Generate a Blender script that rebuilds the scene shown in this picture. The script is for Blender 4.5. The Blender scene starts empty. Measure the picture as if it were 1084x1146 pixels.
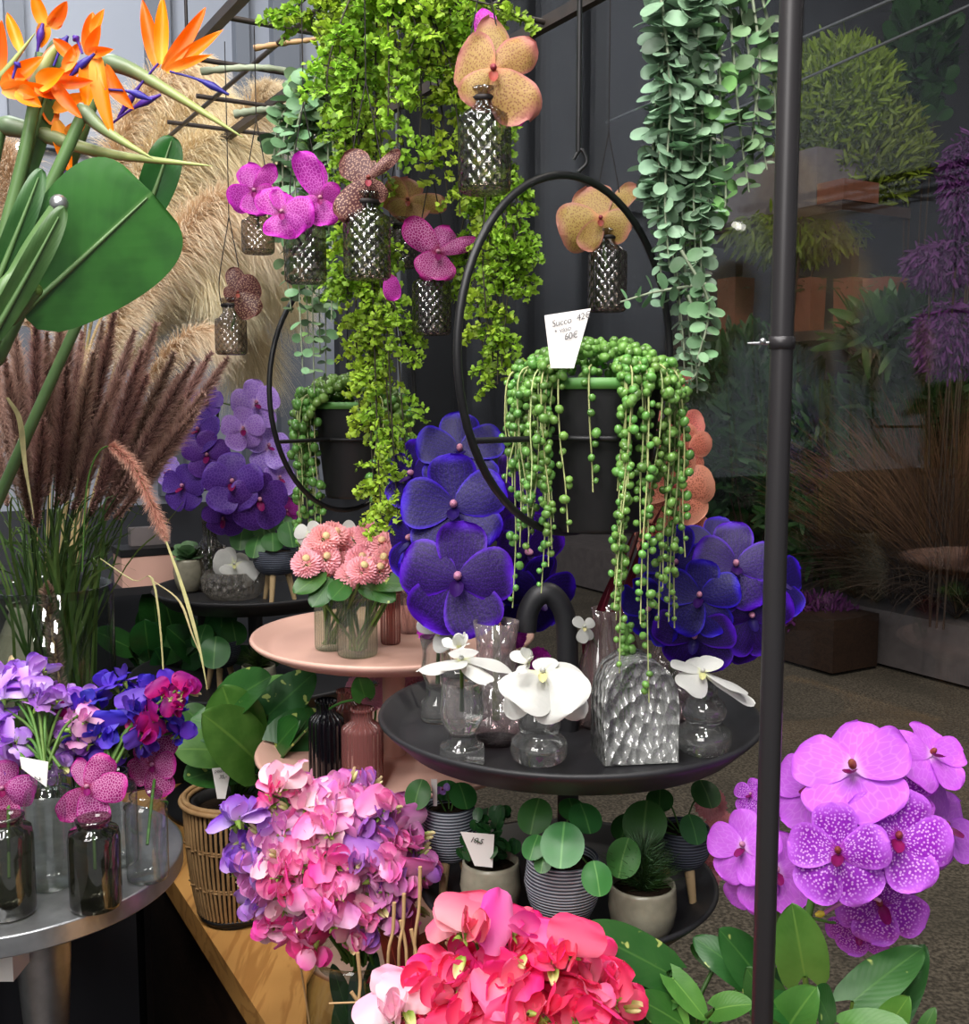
import bpy, math
import numpy as np
from mathutils import Matrix, Vector
R_ = np.random.default_rng(11)
PI = math.pi
SC = bpy.context.scene
COL = SC.collection

# ------------------------------------------------------------------ camera maths
F, CX, CY, TH = 1200.0, 542.0, 573.0, math.radians(6)
CAM = np.array([0., 0., 1.5])
FW = np.array([0, math.cos(TH), -math.sin(TH)]); UPV = np.array([0, math.sin(TH), math.cos(TH)]); RT = np.array([1., 0, 0])
def ray(px, py): return FW + RT * ((px - CX) / F) + UPV * ((CY - py) / F)
def P(px, py, Y):
    d = ray(px, py); return CAM + d * (Y / d[1])
def PZ(px, py, z):
    d = ray(px, py); return CAM + d * ((z - 1.5) / d[2])
def S(n, Y): return n / F * Y
def PP(pts, Y): return np.array([P(p[0], p[1], p[2] if len(p) > 2 else Y) for p in pts])
UA, VA = np.array([-.5, .866, 0]), np.array([.866, .5, 0])      # the bench runs along UA, across along VA
def W(u, v, z): return UA * u + VA * v + np.array([0, 0, z])
def nrm(a):
    a = np.asarray(a, float); return a / np.maximum(np.linalg.norm(a, axis=-1, keepdims=True), 1e-9)
def basis(y, z):                                                  # columns x, y, z ; y exact
    y = nrm(y); z = np.asarray(z, float); z = z - y * np.sum(y * z, -1, keepdims=True); z = nrm(z)
    return np.stack([np.cross(y, z), y, z], -1)
def basis_z(z, up):
    z = nrm(z); x = nrm(np.cross(up, z)); return np.stack([x, np.cross(z, x), z], -1)
def smooth_path(pts, n):
    pts = np.asarray(pts, float); m = len(pts)
    if m == 2: return pts[0] + (pts[1] - pts[0]) * np.linspace(0, 1, n)[:, None]
    e = np.vstack([2 * pts[0] - pts[1], pts, 2 * pts[-1] - pts[-2]])
    t = np.linspace(0, m - 1 - 1e-6, n); i = t.astype(int); f = (t - i)[:, None]
    a, b, c, d = e[i], e[i + 1], e[i + 2], e[i + 3]
    return .5 * (2 * b + (c - a) * f + (2 * a - 5 * b + 4 * c - d) * f ** 2 + (3 * b - a - 3 * c + d) * f ** 3)

# ------------------------------------------------------------------ mesh builder
class MB:
    def __init__(s): s.V, s.Q, s.T, s.U, s.n = [], [], [], [], 0
    def add(s, V, Q=None, T=None, U=None, M=None):
        V = np.asarray(V, float).reshape(-1, 3)
        if M is not None: V = V @ M[0].T + M[1]
        if Q is not None and len(Q): s.Q.append(np.asarray(Q, int).reshape(-1, 4) + s.n)
        if T is not None and len(T): s.T.append(np.asarray(T, int).reshape(-1, 3) + s.n)
        s.V.append(V); s.U.append(np.zeros((len(V), 2)) if U is None else np.asarray(U, float).reshape(-1, 2)); s.n += len(V); return s
    def grid(s, G, U=None, wrap=False, M=None):
        a, b = G.shape[:2]; i = np.arange(a * b).reshape(a, b)
        if wrap: i = np.hstack([i, i[:, :1]])
        q = np.stack([i[:-1, :-1], i[:-1, 1:], i[1:, 1:], i[1:, :-1]], -1).reshape(-1, 4)
        if U is None:
            vv, uu = np.meshgrid(np.linspace(0, 1, a), np.linspace(0, 1, b), indexing='ij'); U = np.stack([uu, vv], -1)
        return s.add(G, q, None, U, M)
    def tube(s, path, r, k=8, cap=True):
        path = np.asarray(path, float); n = len(path); r = np.broadcast_to(np.asarray(r, float), (n,))
        t = nrm(np.gradient(path, axis=0)); ref = np.array([0, 0, 1.]) if abs(t[0][2]) < .9 else np.array([1., 0, 0])
        x = nrm(np.cross(ref, t[0])); X = []
        for j in range(n):
            x = nrm(x - t[j] * np.dot(x, t[j])); X.append(x)
        X = np.array(X); Yv = np.cross(t, X); a = np.linspace(0, 2 * PI, k, endpoint=False)
        G = path[:, None] + r[:, None, None] * (np.cos(a)[None, :, None] * X[:, None] + np.sin(a)[None, :, None] * Yv[:, None])
        s.grid(G, wrap=True)
        if cap:
            for e, o in ((0, 1), (n - 1, -1)):
                i = np.arange(k); V = np.vstack([G[e], path[e]]); s.add(V, None, np.stack([i[::o], np.roll(i, -1)[::o], np.full(k, k)], -1) if o == -1 else np.stack([np.roll(i, -1), i, np.full(k, k)], -1))
        return s
    def lathe(s, prof, k=32, c=(0, 0, 0), lobe=None, M=None):
        prof = np.asarray(prof, float); a = np.linspace(0, 2 * PI, k, endpoint=False)
        rr = prof[:, 0][:, None] * (np.ones(k) if lobe is None else 1 + lobe[1] * np.cos(lobe[0] * a))[None]
        G = np.stack([rr * np.cos(a), rr * np.sin(a), np.repeat(prof[:, 1][:, None], k, 1)], -1) + np.asarray(c, float)
        L = np.concatenate([[0], np.cumsum(np.linalg.norm(np.diff(prof, axis=0), axis=1))])
        uu, vv = np.meshgrid(np.linspace(0, 1, k, endpoint=False), L / max(L[-1], 1e-9))
        return s.grid(G, np.stack([uu, vv], -1), True, M)
    def ball(s, c, r, k=10, m=7, M=None):
        th = np.linspace(1e-3, PI - 1e-3, m); r = np.broadcast_to(np.asarray(r, float), (3,))
        a = np.linspace(0, 2 * PI, k, endpoint=False)
        G = np.stack([np.sin(th)[:, None] * np.cos(a) * r[0], np.sin(th)[:, None] * np.sin(a) * r[1], np.repeat(-np.cos(th)[:, None], k, 1) * r[2]], -1)
        if M is not None: G = G @ M.T
        return s.grid(G + np.asarray(c, float), None, True)
    def box(s, c, d, Rm=None):
        x, y, z = np.asarray(d, float) / 2
        V = np.array([[-x, -y, -z], [x, -y, -z], [x, y, -z], [-x, y, -z], [-x, -y, z], [x, -y, z], [x, y, z], [-x, y, z]])
        if Rm is not None: V = V @ Rm.T
        return s.add(V + np.asarray(c, float), [[0, 3, 2, 1], [4, 5, 6, 7], [0, 1, 5, 4], [1, 2, 6, 5], [2, 3, 7, 6], [3, 0, 4, 7]],
                     None, [[0, 0], [1, 0], [1, 1], [0, 1], [0, 0], [1, 0], [1, 1], [0, 1]])
    def inst(s, tm, pos, B, sc):
        V, Q, U = tm; pos = np.asarray(pos, float); n = len(pos); sc = np.broadcast_to(np.asarray(sc, float), (n,))
        VV = np.einsum('nij,vj->nvi', B, V) * sc[:, None, None] + pos[:, None]
        QQ = Q[None] + (np.arange(n) * len(V))[:, None, None]
        return s.add(VV.reshape(-1, 3), QQ.reshape(-1, 4), None, np.tile(U, (n, 1)))
    def mesh(s, name, m, off=None, smooth=True):
        V = np.vstack(s.V) - (0 if off is None else np.asarray(off)); me = bpy.data.meshes.new(name)
        Q = np.vstack(s.Q) if s.Q else np.zeros((0, 4), int); T = np.vstack(s.T) if s.T else np.zeros((0, 3), int)
        loops = np.concatenate([Q.ravel(), T.ravel()]); nq, nt = len(Q), len(T)
        tot = np.concatenate([np.full(nq, 4), np.full(nt, 3)]); st = np.concatenate([[0], np.cumsum(tot)[:-1]])
        me.vertices.add(len(V)); me.vertices.foreach_set('co', V.ravel().astype(np.float32))
        me.loops.add(len(loops)); me.loops.foreach_set('vertex_index', loops.astype(np.int32))
        me.polygons.add(nq + nt); me.polygons.foreach_set('loop_start', st.astype(np.int32)); me.polygons.foreach_set('loop_total', tot.astype(np.int32))
        me.polygons.foreach_set('use_smooth', np.full(nq + nt, smooth))
        uvl = me.uv_layers.new(name='UVMap'); uvl.data.foreach_set('uv', np.vstack(s.U)[loops].ravel().astype(np.float32))
        me.materials.append(m); me.update(calc_edges=True); me.validate(); return me
    def build(s, name, m, parent=None, loc=None, local=False, smooth=True):
        """parts: geometry in world space is moved into the parent's space; local=True keeps it as is"""
        off = None
        if parent is not None and not local: off = ABS[parent.name]
        elif loc is not None and not local: off = loc
        o = bpy.data.objects.new(name, s.mesh(name, m, off, smooth)); COL.objects.link(o)
        if parent is not None: o.parent = parent; ABS[o.name] = ABS[parent.name]
        else:
            o.location = (0, 0, 0) if loc is None else tuple(loc); ABS[o.name] = np.array(o.location)
        return o
ABS = {}
def tag(o, label, cat, group=None, kind=None):
    o['label'] = label; o['category'] = cat
    if group: o['group'] = group
    o['kind'] = kind or 'thing'
    return o
def E(name, label, cat, loc, group=None, rot=None):
    o = bpy.data.objects.new(name, None); COL.objects.link(o); o.location = tuple(loc); o.empty_display_size = .02
    if rot is not None: o.rotation_euler = rot
    ABS[o.name] = np.array(loc, float); return tag(o, label, cat, group)
def link_mesh(name, me, parent, M=None):
    o = bpy.data.objects.new(name, me); COL.objects.link(o); o.parent = parent; ABS[o.name] = ABS[parent.name]
    if M is not None: o.matrix_local = M
    return o
def M4(B, p, s=1.0):
    m = np.eye(4); m[:3, :3] = np.asarray(B) * s; m[:3, 3] = p; return Matrix(m.tolist())
def struct(o, label=None, cat=None):
    o['kind'] = 'structure'
    o['label'] = label or o.name.replace('_', ' '); o['category'] = cat or o.name.split('_')[0]
    return o

# ------------------------------------------------------------------ petals, leaves, hairs
def petal(L, Wd, a=.7, b=.5, cup=.15, bend=.1, ruf=0., rf=3., nu=7, nv=10, claw=.1, heart=0., fold=0., ph=0., notch=0.):
    x = np.linspace(0, 1, nv); t = 1 - (1 - x) ** 1.5; sx = np.linspace(-1, 1, nu)
    w = t ** a * (1 - t) ** b; w = w / w.max(); w = Wd / 2 * (claw * (1 - t) ** 2 + w * (1 - claw * (1 - t) ** 2))
    X = w[:, None] * sx[None]; s2 = sx[None] ** 2
    Yc = t[:, None] * L - heart * L * np.abs(sx[None]) ** 1.4 * (1 - t[:, None]) ** 2 - notch * L * np.exp(-(sx[None] / .3) ** 2) * t[:, None] ** 6
    Z = cup * w[:, None] * s2 + bend * L * t[:, None] ** 2 + fold * np.abs(X) + ruf * L * np.sin(rf * PI * t[:, None] * np.sign(sx[None] + 1e-6) + ph + 2.1 * sx[None]) * s2 * t[:, None]
    uu, vv = np.meshgrid(sx * .5 + .5, t)
    return np.stack([X, Yc, Z], -1), np.stack([uu, vv], -1)
def tmpl(G, U):
    m = MB().grid(G, U); return m.V[0], m.Q[0], m.U[0]
def along(path, t):
    n = len(path); x = np.clip(t, 0, 1) * (n - 1); i = np.minimum(x.astype(int), n - 2); f = (x - i)[:, None]
    return path[i] * (1 - f) + path[i + 1] * f, nrm(path[i + 1] - path[i])
def rdir(n):
    return nrm(R_.normal(size=(n, 3)))
def hairs(mb, path, n, L, ang, w, segs=2, droop=0., lf=None, r0=0., t0=0., t1=1.):
    t = R_.random(n) * (t1 - t0) + t0; p, T = along(np.asarray(path), t)
    r = rdir(n); r = nrm(r - T * np.sum(r * T, -1, keepdims=True)); a = np.radians(R_.uniform(*ang, n))[:, None]
    d = np.cos(a) * T + np.sin(a) * r; ln = R_.uniform(*L, n)[:, None]
    if lf is not None: ln = ln * lf(t)[:, None]
    side = nrm(np.cross(d, rdir(n))); p = p + r * r0
    rows = []
    for k in range(segs + 1):
        s = k / segs; c = p + d * ln * s + np.array([0, 0, -1.]) * droop * ln * s * s; ww = side * w * (1 - .85 * s)
        rows += [c - ww, c + ww]
    V = np.stack(rows, 1); m = 2 * (segs + 1)
    q = np.array([[2 * k, 2 * k + 1, 2 * k + 3, 2 * k + 2] for k in range(segs)])
    Q = q[None] + (np.arange(n) * m)[:, None, None]
    U = np.stack([np.repeat(t[:, None], m, 1), np.repeat(np.repeat(np.linspace(0, 1, segs + 1), 2)[None], n, 0)], -1)
    return mb.add(V.reshape(-1, 3), Q.reshape(-1, 4), None, U.reshape(-1, 2))
# ------------------------------------------------------------------ materials
def lin(c):
    c = np.array(c[:3], float) / 255; c = np.where(c <= .04045, c / 12.92, ((c + .055) / 1.055) ** 2.4); return (*c, 1.0)
class NT:
    def __init__(s, name):
        s.m = bpy.data.materials.new(name); s.m.use_nodes = True; s.t = s.m.node_tree; s.t.nodes.clear()
        s.out = s.t.nodes.new('ShaderNodeOutputMaterial')
    def n(s, typ, props=None, **inp):
        nd = s.t.nodes.new('ShaderNode' + typ)
        for k, v in (props or {}).items(): setattr(nd, k, v)
        for k, v in inp.items():
            key = int(k[1:]) if k[0] == 'i' and k[1:].isdigit() else k.replace('_', ' ')
            so = nd.inputs[key]
            if isinstance(v, bpy.types.NodeSocket): s.t.links.new(v, so)
            else: so.default_value = v
        return nd
    def math(s, op, a, b=0., c=0., clamp=False):
        return s.n('Math', {'operation': op, 'use_clamp': clamp}, i0=a, i1=b, i2=c).outputs[0]
    def step(s, x, lo, hi):
        return s.n('MapRange', {'interpolation_type': 'SMOOTHSTEP'}, i0=x, i1=lo, i2=hi, i3=0., i4=1.).outputs[0]
    def mix(s, f, a, b):
        nd = s.t.nodes.new('ShaderNodeMix'); nd.data_type = 'RGBA'
        for i, v in ((0, f), (6, a), (7, b)):
            if isinstance(v, bpy.types.NodeSocket): s.t.links.new(v, nd.inputs[i])
            else: nd.inputs[i].default_value = v
        return nd.outputs[2]
    def uv(s):
        if not hasattr(s, '_uv'):
            s._uvv = s.n('TexCoord').outputs; s._uv = s.n('SeparateXYZ', Vector=s._uvv['UV']).outputs
        return s._uv
    def surf(s, sh): s.t.links.new(sh, s.out.inputs[0]); return s.m
    def vary(s, col, amt=.12, hue=.02):
        r = s.n('ObjectInfo').outputs['Random']
        v = s.n('MapRange', i0=r, i1=0., i2=1., i3=1 - amt, i4=1 + amt).outputs[0]
        h = s.n('MapRange', i0=s.math('FRACT', s.math('MULTIPLY', r, 7.31)), i1=0., i2=1., i3=.5 - hue, i4=.5 + hue).outputs[0]
        return s.n('HueSaturation', Hue=h, Saturation=1., Value=v, Fac=1., Color=col).outputs[0]
    def pbsdf(s, col, rough=.5, metal=0., spec=.5, normal=None, **k):
        nd = s.n('BsdfPrincipled', Base_Color=col, Roughness=rough, Metallic=metal)
        nd.inputs['Specular IOR Level'].default_value = spec
        if normal is not None: s.t.links.new(normal, nd.inputs['Normal'])
        for kk, v in k.items(): nd.inputs[kk.replace('_', ' ')].default_value = v
        return nd.outputs[0]
    def bump(s, h, st=.3, d=.002): return s.n('Bump', Strength=st, Distance=d, Height=h).outputs[0]
    def thin(s, col, sh, f=.25):
        tr = s.n('BsdfTranslucent', Color=col).outputs[0]
        return s.n('MixShader', i0=f, i1=sh, i2=tr).outputs[0]
def plain(name, c, rough=.5, metal=0., spec=.5, noise=0., nscale=40., c2=None, bump=0.):
    g = NT(name); col = lin(c); nb = None
    if noise or bump:
        co = g.n('TexCoord').outputs['Object']; nz = g.n('TexNoise', Vector=co, Scale=nscale, Detail=4.).outputs[0]
        if noise: col = g.mix(g.math('MULTIPLY', g.step(nz, .3, .7), noise), lin(c), lin(c2 or [x * .6 for x in c]))
        if bump: nb = g.bump(nz, bump, .003)
    return g.surf(g.pbsdf(col, rough, metal, spec, nb))
def tepal(name, base, pat, rim, kind='net', sc=(7, 9), fac=.7, rim0=.75, throat=None, transl=.22, rough=.45, vary=.1):
    g = NT(name); uv = g.uv(); vec = g.n('Mapping', Vector=g._uvv['UV'], Scale=(sc[0], sc[1], 1)).outputs[0]
    rn = g.n('ObjectInfo').outputs['Random']
    vec = g.n('VectorMath', {'operation': 'ADD'}, i0=vec, i1=g.n('CombineXYZ', X=g.math('MULTIPLY', rn, 37.)).outputs[0]).outputs[0]
    if kind == 'net':
        d = g.n('TexVoronoi', {'feature': 'DISTANCE_TO_EDGE', 'voronoi_dimensions': '2D'}, Vector=vec, Scale=1.).outputs[0]
        p = g.math('SUBTRACT', 1., g.step(d, .03, .13))
    elif kind == 'dot':
        d = g.n('TexVoronoi', {'voronoi_dimensions': '2D'}, Vector=vec, Scale=1.).outputs[0]; p = g.math('SUBTRACT', 1., g.step(d, .18, .36))
    else:
        p = g.step(g.n('TexNoise', {'noise_dimensions': '2D'}, Vector=vec, Scale=1., Detail=3.).outputs[0], .45, .6)
    e = g.math('MULTIPLY', g.math('ABSOLUTE', g.math('SUBTRACT', uv[0], .5)), 2.)
    rr = g.math('MAXIMUM', uv[1], g.math('MULTIPLY', e, .97))
    rimf = g.step(rr, rim0, 1.)
    c = g.mix(g.math('MULTIPLY', p, fac), lin(base), lin(pat))
    c = g.mix(rimf, c, lin(rim))
    if throat is not None: c = g.mix(g.math('SUBTRACT', 1., g.step(uv[1], .02, .22)), c, lin(throat))
    # fine veins running to the tip
    vn = g.math('SINE', g.math('MULTIPLY', uv[0], 60.))
    c = g.mix(g.math('MULTIPLY', g.step(vn, .7, 1.), .12), c, lin(rim))
    c = g.vary(c, vary, .012); rough = max(rough, .5)
    bp = g.bump(g.n('TexNoise', Vector=vec, Scale=.6, Detail=2.).outputs[0], .25, .002)
    return g.surf(g.thin(c, g.pbsdf(c, rough, 0., .35, bp), transl))
def leafmat(name, c, rib, c2=None, rough=.35, transl=.15, vary=.15, veins=.05, spots=None, spec=.5):
    g = NT(name); uv = g.uv(); co = g._uvv['Object']
    nz = g.n('TexNoise', Vector=co, Scale=25., Detail=3.).outputs[0]
    col = g.mix(g.step(nz, .35, .7), lin(c), lin(c2 or [x * .75 for x in c]))
    if spots:
        n2 = g.n('TexNoise', Vector=co, Scale=60., Detail=2.).outputs[0]; col = g.mix(g.step(n2, .66, .70), col, lin(spots))
    e = g.math('ABSOLUTE', g.math('SUBTRACT', uv[0], .5))
    mid = g.math('SUBTRACT', 1., g.step(e, .008, .035))
    sv = g.math('SINE', g.math('MULTIPLY', g.math('SUBTRACT', uv[1], g.math('MULTIPLY', e, .9)), 60.))
    col = g.mix(g.math('MULTIPLY', g.step(sv, .75, 1.), veins), col, lin(rib)); col = g.mix(g.math('MULTIPLY', mid, .8), col, lin(rib))
    col = g.vary(col, vary, .015)
    bp = g.bump(sv, veins * .5 + .01, .001)
    return g.surf(g.thin(col, g.pbsdf(col, rough, 0., spec, bp), transl))
def grad(name, c0, c1, axis=1, rough=.5, vary=.12, transl=.15, lo=0., hi=1.):
    g = NT(name); uv = g.uv(); c = g.vary(g.mix(g.step(uv[axis], lo, hi), lin(c0), lin(c1)), vary, .015)
    return g.surf(g.thin(c, g.pbsdf(c, rough, 0., .35), transl))
def flat(name, c, rough=.5, vary=.15, transl=.2, hue=.02, spec=.4, isl=.2):
    g = NT(name); co = g.n('TexCoord').outputs['Object']; nz = g.n('TexNoise', Vector=co, Scale=70., Detail=2.).outputs[0]
    ri = g.n('NewGeometry').outputs['Random Per Island']
    c_ = g.mix(g.math('MULTIPLY', g.step(nz, .35, .7), .5), lin(c), lin([x * .78 for x in c])); c_ = g.mix(g.step(ri, .55 - .3 * isl, 1.4 - .5 * isl), c_, lin([x * .5 for x in c])); c_ = g.vary(c_, vary, hue)
    return g.surf(g.thin(c_, g.pbsdf(c_, rough, 0., spec), transl))
def glass(name, tint, edge, rough=.03, pattern=None, base=.06, gain=.7, bst=.6, milk=None):
    """clear thin-walled glass: see-through, darker towards its edges, mirror-like at grazing angles"""
    g = NT(name); lw = g.n('LayerWeight', Blend=.35); f = lw.outputs['Facing']; nb = None; tc = g.mix(g.step(f, .35, 1.), lin(tint), lin(edge))
    if pattern:
        uv = g.uv()
        if pattern[0] == 'diamond':
            a = g.math('ADD', g.math('MULTIPLY', uv[0], pattern[1]), g.math('MULTIPLY', uv[1], pattern[2])); b = g.math('SUBTRACT', g.math('MULTIPLY', uv[0], pattern[1]), g.math('MULTIPLY', uv[1], pattern[2]))
            h = g.math('MULTIPLY', g.math('ABSOLUTE', g.math('SINE', g.math('MULTIPLY', a, PI))), g.math('ABSOLUTE', g.math('SINE', g.math('MULTIPLY', b, PI))))
            h2 = g.math('POWER', h, .4)
        elif pattern[0] == 'rib':
            h = g.math('ABSOLUTE', g.math('SINE', g.math('ADD', g.math('MULTIPLY', uv[0], PI * pattern[1]), g.math('MULTIPLY', uv[1], pattern[2])))); h2 = h
        else:
            h = g.n('TexVoronoi', {'feature': 'DISTANCE_TO_EDGE'}, Vector=g._uvv['Object'], Scale=pattern[1]).outputs[0]; h2 = g.step(h, 0., .25)
        nb = g.bump(h, bst, .006); tc = g.mix(g.step(h2, .25, .7), g.mix(.5, tc, lin(edge)), tc)
    fl = g.n('LayerWeight', Blend=.5)
    if nb is not None: g.t.links.new(nb, fl.inputs['Normal'])
    fac = g.math('MULTIPLY_ADD', g.math('POWER', fl.outputs['Facing'], 4.), gain, base, clamp=True)
    gl = g.n('BsdfGlossy', Color=(1, 1, 1, 1), Roughness=rough)
    if nb is not None: g.t.links.new(nb, gl.inputs['Normal'])
    sh = g.n('MixShader', i0=fac, i1=g.n('BsdfTransparent', Color=tc).outputs[0], i2=gl.outputs[0]).outputs[0]
    if milk: sh = g.n('MixShader', i0=milk[1], i1=sh, i2=g.n('BsdfDiffuse', Color=lin(milk[0])).outputs[0]).outputs[0]
    return g.surf(sh)
def crystal(name, c, scale, st=.8, keep=.3, frost=.16, sharp=.2):
    """solid glass with a pressed facet pattern and a pale diffuse and glossy mix added to brighten it"""
    g = NT(name); co = g.n('TexCoord').outputs['Object']; nb = None
    if scale:
        mp = g.n('Mapping', Vector=co, Scale=(1, 1, .6)).outputs[0]
        h = g.n('TexVoronoi', {'feature': 'F1'}, Vector=mp, Scale=scale).outputs[0]; nb = g.bump(h, st, .012)
    gl = g.n('BsdfGlass', Color=lin(c), Roughness=.02, IOR=1.45)
    if nb is not None: g.t.links.new(nb, gl.inputs['Normal'])
    sh = g.n('MixShader', i0=keep, i1=gl.outputs[0], i2=g.n('BsdfTransparent', Color=lin([x * .97 for x in c])).outputs[0]).outputs[0]
    if frost:  # pale mix standing in for brightness the clear glass would pick up
        df = g.n('BsdfDiffuse', Color=lin(c)); gy = g.n('BsdfGlossy', Roughness=sharp)
        for q in (df, gy):
            if nb is not None: g.t.links.new(nb, q.inputs['Normal'])
        sh = g.n('MixShader', i0=frost, i1=sh, i2=g.n('MixShader', i0=.45 if scale else .8, i1=df.outputs[0], i2=gy.outputs[0]).outputs[0]).outputs[0]
    return g.surf(sh)
def stripes(name, a, b, freq, rough=.7):
    g = NT(name); co = g.n('TexCoord').outputs['Object']; z = g.n('SeparateXYZ', Vector=co).outputs[2]
    nz = g.n('TexNoise', Vector=co, Scale=30., Detail=3.).outputs[0]
    w = g.math('SINE', g.math('MULTIPLY', g.math('ADD', z, g.math('MULTIPLY', nz, .0012)), freq * 2 * PI))
    c = g.mix(g.step(w, -.4, .5), lin(a), lin(b)); c = g.mix(g.math('MULTIPLY', g.step(nz, .45, .7), .35), c, lin(a))
    return g.surf(g.pbsdf(c, rough, 0., .3, g.bump(w, .5, .001)))
def wood(name, a, b, rough=.4, sc=1.):
    g = NT(name); co = g.n('TexCoord').outputs['Object']
    mp = g.n('Mapping', Vector=co, Scale=(9 * sc, 1.1 * sc, 9 * sc)).outputs[0]
    n1 = g.n('TexNoise', Vector=mp, Scale=2.2, Detail=5., Distortion=.6).outputs[0]
    w = g.math('SINE', g.math('MULTIPLY', n1, 38.))
    c = g.mix(g.math('MULTIPLY', g.step(w, -.2, 1.), .55), lin(a), lin(b)); n2 = g.n('TexNoise', Vector=co, Scale=4., Detail=2.).outputs[0]
    c = g.mix(g.math('MULTIPLY', g.step(n2, .4, .75), .35), c, lin(b))
    return g.surf(g.pbsdf(c, rough, 0., .4, g.bump(w, .06, .001)))
def emit(name, c, st):
    g = NT(name); return g.surf(g.n('Emission', Color=lin(c), Strength=st).outputs[0])

K = {}
K['black'] = plain('black_metal', (28, 28, 30), .45, .4, .5, .3, 60, (40, 40, 42))
K['black_matte'] = plain('black_tray_lacquer', (34, 34, 37), .5, 0, .45, .3, 20, (46, 46, 50))
K['pole'] = plain('dark_pole', (44, 42, 44), .38, .3, .5)
K['grid'] = plain('dark_rack_metal', (50, 46, 44), .5, .4, .5, .5, 30, (74, 62, 54))
K['wire'] = plain('thin_dark_wire', (38, 34, 34), .5, .6)
K['silver'] = plain('brushed_silver', (176, 178, 180), .3, .85, .5, .35, 60, (120, 122, 124))
K['pink_metal'] = plain('dusty_pink_lacquer', (218, 174, 158), .5, 0, .4, .25, 12, (204, 156, 142))
K['oak'] = wood('golden_bench_wood', (214, 160, 92), (160, 104, 50))
K['darkwood'] = wood('dark_brown_wood', (62, 44, 34), (40, 28, 22), .55)
K['legwood'] = plain('pale_leg_wood', (206, 178, 134), .6, 0, .3, .3, 60, (180, 148, 104))
K['plinth'] = plain('charcoal_board', (38, 39, 45), .7, 0, .3, .3, 12, (28, 29, 33))
K['card'] = plain('white_card', (240, 236, 232), .7, 0, .2)
K['ink'] = plain('pencil_ink', (90, 88, 92), .8, 0, .1)
K['soil'] = plain('dark_soil', (36, 28, 22), .95, 0, .1, .5, 200, (60, 46, 34), .6)
K['pot_black'] = plain('black_plant_pot', (26, 26, 28), .55, 0, .4)
K['pot_stone'] = plain('greige_glazed_pot', (150, 146, 128), .25, 0, .5, .5, 90, (122, 118, 102), .15)
K['pot_stripe'] = stripes('blue_grey_striped_pot', (70, 76, 88), (186, 192, 202), 330)
K['pot_stripe_dk'] = stripes('slate_striped_pot', (56, 60, 72), (104, 110, 124), 330)
K['rattan'] = plain('brown_rattan', (178, 142, 98), .5, 0, .4, .5, 50, (128, 94, 60))
K['greenrim'] = plain('green_pot_sleeve', (84, 136, 66), .5)
# glass
K['g_clear'] = glass('clear_glass', (240, 243, 242), (140, 148, 146), .03, None, .08, .8)
K['g_vase'] = glass('clear_vase_glass', (224, 230, 226), (110, 118, 112), base=.05, gain=.55)
K['g_smoke'] = glass('smoky_diamond_glass', (198, 190, 182), (122, 112, 104), .14, ('diamond', 14, 10), .10, .45, .35)
K['g_dark'] = glass('dark_smoky_glass', (164, 164, 150), (66, 66, 56), .04, None, .08, .9)
K['g_frost'] = glass('ribbed_frosted_glass', (232, 240, 226), (170, 184, 168), .25, ('rib', 40, 0.), .1, .4, .4, ((215, 225, 210), .07))
K['g_pinkrib'] = glass('ribbed_pink_glass', (188, 128, 122), (110, 62, 60), .1, ('rib', 22, 0.), .08, .8, .7, ((170, 108, 104), .35))
K['g_blackrib'] = glass('ribbed_black_glass', (26, 24, 30), (10, 10, 12), .12, ('rib', 18, 0.), .1, .9, .8, ((16, 15, 20), .6))
K['g_twist'] = glass('twisted_blush_glass', (226, 206, 204), (160, 132, 132), .1, ('rib', 9, 5.), .12, .5, .5, ((214, 190, 190), .12))
K['g_bulb'] = glass('clear_bulb_glass', (244, 246, 246), (168, 174, 174), .03, None, .10, .9)
K['g_cut'] = glass('cut_blush_glass', (236, 220, 222), (168, 146, 150), .1, ('diamond', 9, 7), .16, .5, .5, ((230, 214, 216), .12))
K['g_pane'] = None
K['crystal'] = crystal('hammered_crystal', (252, 254, 252), 120, .9, .3, .38)
K['crystal_dim'] = crystal('small_crystal', (236, 232, 226), 130, .9, .45, .15)
K['g_bulb'] = crystal('clear_solid_glass', (252, 253, 252), 0, 0, .2, .12, .05)
# flowers
K['blue'] = tepal('violet_blue_petal', (26, 2, 80), (96, 50, 200), (68, 8, 190), 'dot', (22, 26), .15, .78, (30, 6, 84))
K['orchid_pink'] = tepal('lilac_magenta_petal', (146, 22, 178), (232, 170, 244), (198, 96, 228), 'dot', (13, 15), .85, .62, (150, 20, 150))
K['orchid_lilac'] = tepal('pale_lilac_petal', (196, 98, 226), (212, 132, 236), (196, 92, 228), 'net', (9, 4), .5, .8, (230, 180, 240))
K['magenta'] = tepal('netted_magenta_petal', (136, 6, 98), (248, 180, 230), (178, 22, 136), 'net', (10, 17), .55, .8, (130, 10, 70))
K['magenta2'] = tepal('bright_magenta_petal', (150, 12, 132), (232, 130, 220), (196, 40, 182), 'net', (9, 13), .5, .75, (120, 10, 80))
K['tan'] = tepal('tan_spotted_petal', (170, 138, 78), (118, 66, 50), (176, 112, 102), 'dot', (16, 20), .7, .72, (196, 130, 90))
K['brown'] = tepal('dark_brown_petal', (84, 46, 46), (206, 168, 140), (120, 72, 66), 'dot', (12, 16), .6, .86)
K['lav'] = tepal('lavender_petal', (150, 112, 206), (206, 180, 232), (176, 144, 226), 'net', (8, 8), .6, .8, (210, 180, 220))
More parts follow.
